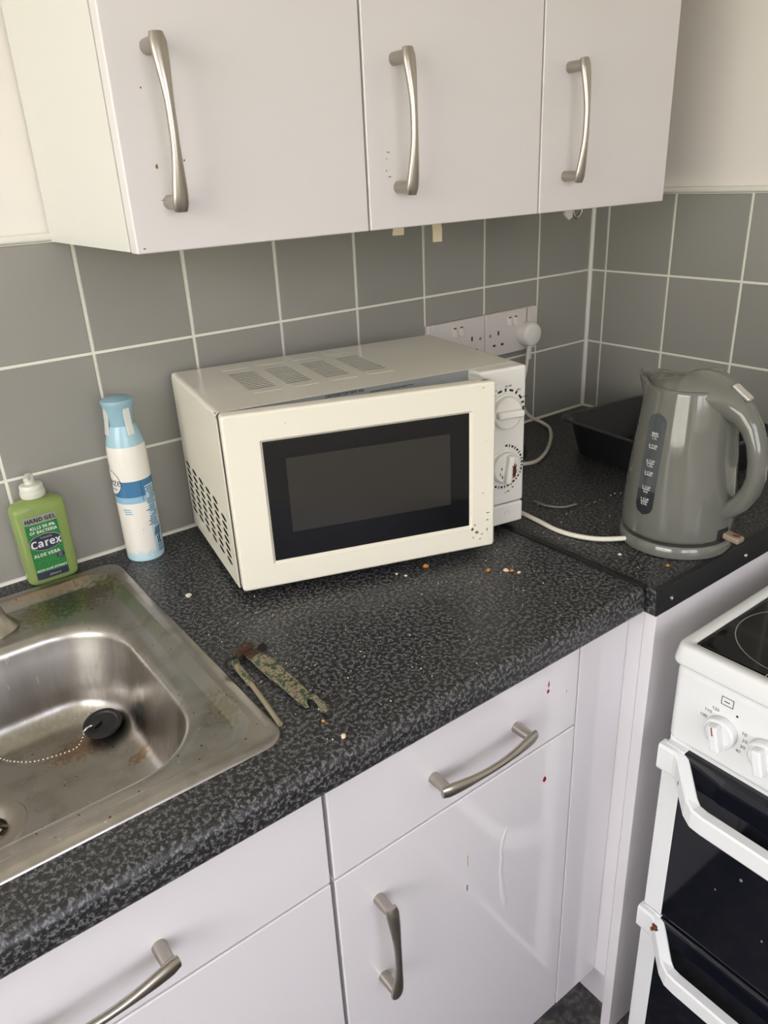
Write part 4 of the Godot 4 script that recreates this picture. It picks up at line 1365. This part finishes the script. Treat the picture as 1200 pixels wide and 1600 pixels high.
func build_sockets() -> void:
	var centre := [-0.397, -0.249]
	var labels := ["white double wall socket partly hidden behind the microwave", "white double wall socket with a plug in it near the tiled corner"]
	for i in 2:
		var s := thing("double_socket", labels[i], "socket", Vector3(centre[i], 1.107, 0.0), 0, "wall sockets on the tiles")
		part(s, "face_plate", rbox(Vector3(0.1465, 0.086, 0.011), 0.003, 3), mats.socket, Vector3(0, 0, 0.0058))
		for k in [-1, 1]:
			var rk := part(s, "rocker_switch", rbox(Vector3(0.0095, 0.019, 0.005), 0.0014, 2), mats.white_plastic, Vector3(k * 0.0083, 0.0225, 0.0125), Vector3(-7, 0, 0))
			part(rk, "indicator", box(Vector3(-0.0036, 0.006, 0.0023), Vector3(0.0036, 0.0088, 0.0027)), mats.brown)
			if i == 1 and k == 1:
				continue
			var x: float = k * 0.038
			for e in [[x, 0.003, 0.0042, 0.0085], [x - 0.0112, -0.0205, 0.0075, 0.0042], [x + 0.0112, -0.0205, 0.0075, 0.0042]]:
				part(s, "pin_hole", box(Vector3(-e[2] / 2, -e[3] / 2, -0.002), Vector3(e[2] / 2, e[3] / 2, 0.0002)), mats.dark, Vector3(e[0], e[1], 0.0113))
		for k in [-1, 1]:
			part(s, "fixing_screw", lathe([Vector2(0.0034, 0), Vector2(0.003, 0.0006), Vector2(0.0012, 0.0001), Vector2(0, 0.0)], 12), mats.nickel, Vector3(k * 0.0605, 0.0, 0.0113), Vector3(90, 0, 0))
		if i == 1:
			part(s, "crack", box(Vector3(-0.0009, -0.0135, 0), Vector3(0.0009, 0.0135, 0.0003)), mats.dark, Vector3(0.0425, 0.0285, 0.0112))
	# plug and the microwave's cord
	var at := Vector3(-0.211, 1.0985, 0.0115)
	var p := thing("mains_plug", "white three-pin plug in the wall socket with the microwave cord", "plug", at)
	part(p, "plug_body", lathe([Vector2(0, 0), Vector2(0.0245, 0), Vector2(0.0255, 0.004), Vector2(0.0255, 0.016), Vector2(0.0245, 0.0215), Vector2(0.0225, 0.0245), Vector2(0.0195, 0.0258), Vector2(0, 0.0268)], 32, 0.96), mats.white_plastic, Vector3.ZERO, Vector3(90, 0, 0))
	for k in 4:
		part(p, "grip_rib", rbox(Vector3(0.002, 0.0035, 0.006), 0.0008, 1), mats.dark, Vector3(0.0212, 0.0135 - k * 0.0075, 0.0165), Vector3(0, 35, 0))
	for k in 5:
		part(p, "strain_relief", lathe([Vector2(0, -0.0022), Vector2(0.0052, -0.0022), Vector2(0.0058, 0), Vector2(0.0052, 0.0022), Vector2(0, 0.0022)], 14), mats.white_plastic, Vector3(-0.0005 * k, -0.026 - k * 0.0056, 0.0135))
	part(p, "cord", tube(curve([Vector3(-0.213, 1.073, 0.025), Vector3(-0.221, 1.03, 0.027), Vector3(-0.236, 0.975, 0.03), Vector3(-0.222, 0.934, 0.035), Vector3(-0.186, 0.9065, 0.054), Vector3(-0.202, 0.9042, 0.083), Vector3(-0.252, 0.9042, 0.128), Vector3(-0.317, 0.9045, 0.172), Vector3(-0.385, 0.91, 0.2), Vector3(-0.46, 0.925, 0.19), Vector3(-0.534, 0.94, 0.155)].map(func(q): return q - at), 8), 0.0036, 10), mats.cord)
	solo("black_cord", tube(curve([Vector3(-0.5, 0.9035, 0.04), Vector3(-0.42, 0.9035, 0.055), Vector3(-0.34, 0.9035, 0.085), Vector3(-0.318, 0.9035, 0.118), Vector3(-0.36, 0.9035, 0.15), Vector3(-0.43, 0.9035, 0.15), Vector3(-0.5, 0.9035, 0.12)], 7), 0.0033, 8), mats.rubber, "thin black cord lying on the worktop behind the microwave", "cord")
	solo("cable_tie", tube(curve([Vector3(-0.5, 0.902, 0.31), Vector3(-0.5, 0.903, 0.34), Vector3(-0.485, 0.903, 0.362), Vector3(-0.46, 0.903, 0.368)], 6), 0.0016, 6, 1.8), std(rgb(120, 118, 108), 0.3), "thin grey cable tie lying beside the microwave's right side", "cable tie")

func crumb_mesh(start: int, r: float) -> ArrayMesh:
	var rng := RandomNumberGenerator.new()
	rng.seed = start
	var rows := []
	for i in 4:
		var ring := PackedVector3Array()
		var a := PI * (i + 0.5) / 4.0
		for j in 7:
			var t := TAU * j / 7
			var f := rng.randf_range(0.65, 1.15)
			ring.append(Vector3(cos(t) * sin(a) * f, 0.55 - cos(a) * 0.55 * rng.randf_range(0.8, 1.1), sin(t) * sin(a) * f * 0.8) * r)
		rows.append(ring)
	var st := tool()
	add_grid(st, rows, true, false, -1)
	add_cap(st, rows[0], true)
	add_cap(st, rows[-1], false)
	return done(st)

func build_crumbs() -> void:
	var big := [
		[-0.782, 0.3664, 0.0052, "crumb", "chunky orange food crumb on the worktop in front of the microwave door"],
		[-0.7243, 0.4337, 0.0042, "crumb", "orange crumb on the worktop beside a small heap of crumbs, towards the microwave"],
		[-0.7065, 0.4497, 0.0045, "tan_bit", "pale crumb at the head of the small heap of crumbs"],
		[-0.7005, 0.4555, 0.0036, "crumb", "brown-orange crumb in the middle of the small heap of crumbs"],
		[-0.697, 0.4655, 0.0032, "tan_bit", "last pale crumb of the small heap, towards the worktop joint"],
		[-1.0753, 0.2149, 0.0052, "pale_crumb", "white flake on the worktop between spray can and can opener"],
		[-0.8253, 0.3553, 0.0026, "pale_crumb", "tiny pale crumb under the edge of the open microwave door"],
		[-0.8194, 0.368, 0.0028, "pale_crumb", "tiny white crumb in front of the microwave door"],
		[-1.0736, 0.5857, 0.0038, "tan_bit", "pale crumb on the rounded worktop edge beyond the can opener"],
		[-1.076, 0.5518, 0.0026, "crumb", "small amber crumb next to the forked end of the can opener"],
		[-0.5314, 0.5878, 0.0034, "crumb", "amber crumb on the corner worktop in front of the kettle base"],
		[-0.5529, 0.5242, 0.0034, "pale_crumb", "pale crumb on the corner worktop between kettle and joint strip"],
		[-1.4, 0.572, 0.005, "tan_bit", "round tan crumb on the worktop edge in front of the sink"]]
	for i in big.size():
		var b: Array = big[i]
		solo("crumb", crumb_mesh(200 + i, b[2]), mats[b[3]], b[4], "crumb", Vector3(b[0], TOP_Y, b[1]), Vector3(0, i * 47, 0), "crumbs on the worktops")
	var mm := MultiMesh.new()
	mm.transform_format = MultiMesh.TRANSFORM_3D
	mm.mesh = crumb_mesh(300, 0.0013)
	mm.instance_count = 170
	var rng := RandomNumberGenerator.new()
	rng.seed = 12
	for i in 170:
		var x := 0.0
		var z := 0.0
		if i < 55:
			x = rng.randf_range(-0.59, -0.3)
			z = rng.randf_range(0.3, 0.61)
			if Vector2(x + 0.445, z - 0.54).length() < 0.085:
				z = 0.38
		elif i < 120:
			x = rng.randf_range(-1.1, -0.65)
			z = rng.randf_range(0.38, 0.585)
		else:
			x = rng.randf_range(-1.1, -1.0)
			z = rng.randf_range(0.25, 0.585)
		mm.set_instance_transform(i, Transform3D(Basis.from_euler(Vector3(0, rng.randf() * 6, 0)).scaled(Vector3.ONE * rng.randf_range(0.4, 1.0)), Vector3(x, TOP_Y, z)))
	var dm := MultiMesh.new()
	dm.transform_format = MultiMesh.TRANSFORM_3D
	dm.mesh = crumb_mesh(301, 0.0014)
	dm.instance_count = 260
	for i in 260:
		var x := rng.randf_range(-0.595, -0.3)
		var z := rng.randf_range(0.33, 0.612)
		var off := Vector2(x + 0.445, z - 0.54)
		if off.length() < 0.084:
			off = off.normalized() * rng.randf_range(0.085, 0.1)
			x = -0.445 + off.x
			z = minf(0.54 + off.y, 0.612)
		dm.set_instance_transform(i, Transform3D(Basis.from_euler(Vector3(0, rng.randf() * 6, 0)).scaled(Vector3(1, 0.5, 1) * rng.randf_range(0.4, 1.1)), Vector3(x, TOP_Y, z)))
	var dirt := MultiMeshInstance3D.new()
	dirt.name = "loose_dirt"
	dirt.multimesh = dm
	dirt.material_override = mats.brown
	add_child(dirt)
	dirt.set_meta("kind", "stuff")
	tag(dirt, "brown dirt specks scattered round the kettle on the corner worktop", "dirt")
	var o := MultiMeshInstance3D.new()
	o.name = "loose_crumbs"
	o.multimesh = mm
	o.material_override = mats.pale_crumb
	add_child(o)
	o.set_meta("kind", "stuff")
	tag(o, "tiny pale crumbs scattered over both worktops", "crumbs")

# ------------------------------------------------------------------ cooker

func build_cooker() -> void:
	var xf := -0.61
	var z0 := 0.665
	var z1 := 1.165
	var c := thing("electric_cooker", "white freestanding electric cooker with black glass oven doors beside the tall end board", "cooker", Vector3(xf, FLOOR_Y, z0))
	var h := 0.863
	var wz := z1 - z0
	var deep := 0.575
	part(c, "body", box(Vector3(0.002, 0.03, 0.004), Vector3(deep, h - 0.036, wz - 0.004)), mats.cooker)
	# hob: white surround with the black glass
	var st := tool()
	var rows := []
	for q in [[0.003, 0.0, 0.014], [0.0005, 0.001, 0.016], [0.0, 0.004, 0.016], [0.003, 0.0225, 0.015], [0.0045, 0.026, 0.014], [0.008, 0.0275, 0.012], [0.0195, 0.0272, 0.005], [0.0205, 0.0255, 0.004]]:
		rows.append(rr(-0.012 + q[0], deep - q[0], -0.004 + q[0], wz + 0.004 - q[0], q[2], h - 0.0275 + q[1], 5))
	add_grid(st, rows, true, false, 1)
	add_cap(st, rows[0], true)
	part(c, "hob_surround", done(st), mats.cooker)
	var gl := part(c, "hob_glass", rbox(Vector3(deep - 0.036, 0.006, wz - 0.042), 0.001, 1), mats.black_gloss, Vector3((deep - 0.012) / 2, h - 0.0035, wz / 2))
	gl.set_meta("label", "black glass hob top with thin white rings")
	for q in [[0.105, 0.108, 0.082], [0.105, 0.36, 0.066], [0.36, 0.108, 0.066], [0.36, 0.36, 0.082]]:
		var ring := []
		for j in 49:
			ring.append(Vector3(cos(TAU * j / 48) * q[2], 0, sin(TAU * j / 48) * q[2]))
		st = tool()
		var inner := PackedVector3Array()
		var outer := PackedVector3Array()
		for p in ring:
			inner.append(p * 0.985)
			outer.append(p)
		add_grid(st, [inner, outer], false, true, 1)
		part(gl, "heat_ring", done(st), mats.label_silver, Vector3(q[0] - (deep - 0.012) / 2, 0.0033, q[1] - wz / 2))
		part(gl, "centre_line", box(Vector3(-q[2] * 0.25, 0, -0.0006), Vector3(q[2] * 0.25, 0.0002, 0.0006)), mats.label_silver, Vector3(q[0] - (deep - 0.012) / 2 - q[2], 0.0031, q[1] - wz / 2))
	# control panel (faces -x), slightly rounded
	var ph := 0.124
	part(c, "control_panel", rbox(Vector3(0.034, ph, wz - 0.002), 0.012, 4), mats.cooker, Vector3(0.013, h - 0.0305 - ph / 2, wz / 2))
	var ky := h - 0.095 + 0.0
	for k in 6:
		var kz := 0.075 + k * 0.056
		var face := Vector3(-0.0042, ky, kz)
		var kn := part(c, "control_knob", lathe([Vector2(0, 0), Vector2(0.0195, 0), Vector2(0.0205, 0.002), Vector2(0.0205, 0.011), Vector2(0.019, 0.013), Vector2(0.0175, 0.0133), Vector2(0.0165, 0.011), Vector2(0, 0.0105)], 32), mats.cooker, face, Vector3(0, 0, 90))
		part(kn, "grip", rbox(Vector3(0.036, 0.016, 0.0125), 0.003, 3), mats.cooker, Vector3(-0.003, 0.0155, 0), Vector3(0, 14, 0))
		if k == 0:
			part(kn, "pointer_line", box(Vector3(-0.001, 0, -0.0008), Vector3(0.011, 0.0003, 0.0008)), mats.brown, Vector3(0.004, 0.0236, -0.001), Vector3(0, 14, 0))
	# printed symbol and scale round the first knob
	var kz := 0.075
	st = tool()
	for b in [[-0.008, 0.008, 0.0052, 0.006], [-0.008, 0.008, -0.006, -0.0052], [-0.008, -0.0072, -0.006, 0.006], [0.0072, 0.008, -0.006, 0.006]]:
		add_box(st, Vector3(-0.0003, b[2], b[0]), Vector3(0, b[3], b[1]))
	add_box(st, Vector3(-0.0003, -0.001, -0.004), Vector3(0, 0.0002, 0.003))
	part(c, "panel_symbol", done(st), mats.print_black, Vector3(-0.004, ky + 0.043, kz))
	part(c, "panel_symbol", lathe([Vector2(0, 0), Vector2(0.0016, 0), Vector2(0.0016, 0.0003), Vector2(0, 0.0003)], 10), mats.print_black, Vector3(-0.004, ky + 0.03, kz + 0.0145), Vector3(0, 0, 90))
	for q in [["120", 118], ["110", 142], ["100", 165], ["10", 22], ["20", 2], ["30", -18], ["40", -38]]:
		var a := deg_to_rad(q[1])
		lettering(c, "panel_print", q[0], 0.0042, mats.print_black, Vector3(-0.0042, ky + sin(a) * 0.0285, kz + cos(a) * 0.0285), Vector3(0, -90, 0))
	# two drop-down doors
	var doors := [[0.396, 0.705, 0.632], [0.065, 0.3925, 0.352]]
	for k in 2:
		var y0: float = doors[k][0]
		var y1: float = doors[k][1]
		var dz := Node3D.new()
		dz.name = "oven_door"
		dz.position = Vector3(0, y0, 0.003)
		c.add_child(dz, true)
		dz.set_meta("label", "upper black glass grill door" if k == 0 else "lower black glass oven door")
		var dw := wz - 0.006
		var dh := y1 - y0
		part(dz, "door_glass", rbox(Vector3(0.016, dh - 0.002, dw - 0.05), 0.0015, 1), mats.oven_glass, Vector3(-0.0005, dh / 2, dw / 2))
		for s in [0, 1]:
			part(dz, "stile", rbox(Vector3(0.022, dh, 0.03), 0.002, 2), mats.cooker, Vector3(0.002, dh / 2, 0.015 if s == 0 else dw - 0.015))
		for q in [[0.21, 0.075, 0.0016, 150], [0.165, 0.13, 0.0022, 151], [0.235, 0.16, 0.0012, 152], [0.12, 0.1, 0.0013, 153], [0.09, 0.17, 0.0015, 154]]:
			part(dz, "speck", patch(q[2], q[2] * 1.4, 0.0002, q[3] + k * 7), mats.label_silver, Vector3(-0.0086, q[0], q[1] + k * 0.02), Vector3(0, -90, 0))
		# handle: brackets on the stiles, cranked down and out to a straight bar
		var hy := dh - 0.022
		var path := []
		for q in [[-0.0085, 0.0, -0.004], [-0.0085, 0.0, 0.02], [-0.012, -0.002, 0.03], [-0.036, -0.03, 0.062], [-0.04, -0.036, 0.072], [-0.041, -0.037, 0.085]]:
			path.append(Vector3(q[0], hy + q[1], q[2]))
		for i in range(path.size() - 1, -1, -1):
			path.append(Vector3(path[i].x, path[i].y, dw - path[i].z))
		var half := [0.021, 0.021, 0.02, 0.0165, 0.0155, 0.015]
		var rws := []
		for i in path.size():
			var hh: float = half[mini(i, path.size() - 1 - i)]
			var d: Vector3 = (path[mini(i + 1, path.size() - 1)] - path[maxi(i - 1, 0)]).normalized()
			var nrm := d.cross(Vector3.UP).normalized()
			if nrm.x > 0:
				nrm = -nrm
			var up := Vector3.UP
			var ring := PackedVector3Array()
			for q in [[0.0085, 0.8], [0.0085, -0.8], [0.0065, -1.0], [-0.0065, -1.0], [-0.0085, -0.8], [-0.0085, 0.8], [-0.0065, 1.0], [0.0065, 1.0]]:
				ring.append(path[i] + nrm * q[0] + up * q[1] * hh)
			rws.append(ring)
		st = tool()
		add_grid(st, rws, true, true, -1)
		add_cap(st, rws[0], false)
		add_cap(st, rws[-1], true)
		var hd := part(dz, "door_handle", done(st), mats.cooker)
		if k == 0:
			part(hd, "chip", patch(0.0022, 0.006, 0.0006, 141), mats.label_silver, Vector3(-0.0275, hy - 0.012, 0.038), Vector3(0, -53, 0))
		else:
			part(hd, "rust_mark", patch(0.0065, 0.0065, 0.0025, 142), mats.rust, Vector3(-0.0235, hy + 0.0115, 0.0305), Vector3(-40, -53, 0))
	part(c, "kick_plate", box(Vector3(0.03, 0.0, 0.01), Vector3(deep - 0.02, 0.044, wz - 0.01)), mats.dark)

# ------------------------------------------------------------------ start

func _ready() -> void:
	var cam := Camera3D.new()
	cam.name = "camera"
	cam.fov = 67.8
	cam.position = Vector3(-1.3882, 1.4170, 1.1068)
	cam.rotation_degrees = Vector3(-24.0924, -36.0082, -2.8906)
	cam.near = 0.02
	add_child(cam)
	cam.current = true
	var env := Environment.new()
	env.background_mode = Environment.BG_SKY
	var sky := Sky.new()
	var sm := ProceduralSkyMaterial.new()
	sm.sky_top_color = Color(0.855, 0.867, 0.945)
	sm.sky_horizon_color = Color(0.943, 0.932, 0.932)
	sm.ground_horizon_color = Color(0.46, 0.45, 0.40)
	sm.ground_bottom_color = Color(0.32, 0.32, 0.27)
	sm.sky_energy_multiplier = 1.0
	sky.sky_material = sm
	env.sky = sky
	env.background_energy_multiplier = 8.0
	env.tonemap_mode = Environment.TONE_MAPPER_LINEAR
	env.tonemap_exposure = 0.98
	env.sdfgi_enabled = true
	env.ssao_enabled = true
	env.ssil_enabled = true
	var we := WorldEnvironment.new()
	we.name = "world"
	we.environment = env
	add_child(we)
	# daylight entering through the window opening
	var day := AreaLight3D.new()
	day.name = "window_daylight"
	day.area_size = Vector2(1.58, 1.36)
	day.light_color = Color(1.0, 0.978, 0.968)
	day.light_energy = 3.2
	day.area_range = 8.0
	day.shadow_enabled = true
	day.position = Vector3(-3.095, 1.48, 1.26)
	day.rotation_degrees = Vector3(0, -90, 0)
	add_child(day)

	# sun behind the house, on the lawn and the hedge
	var sun := DirectionalLight3D.new()
	sun.name = "sun"
	sun.light_energy = 2.5
	sun.light_color = Color(1.0, 0.95, 0.85)
	sun.light_angular_distance = 0.6
	sun.shadow_enabled = true
	add_child(sun)
	sun.look_at_from_position(Vector3(6, 7.5, 2), Vector3.ZERO)

	make_materials()
	build_room()
	build_wall_units()
	build_base_units()
	build_worktops()
	build_sink()
	build_cooker()
	build_microwave()
	build_kettle()
	build_tray()
	build_sockets()
	build_gel()
	build_can()
	build_opener()
	build_crumbs()
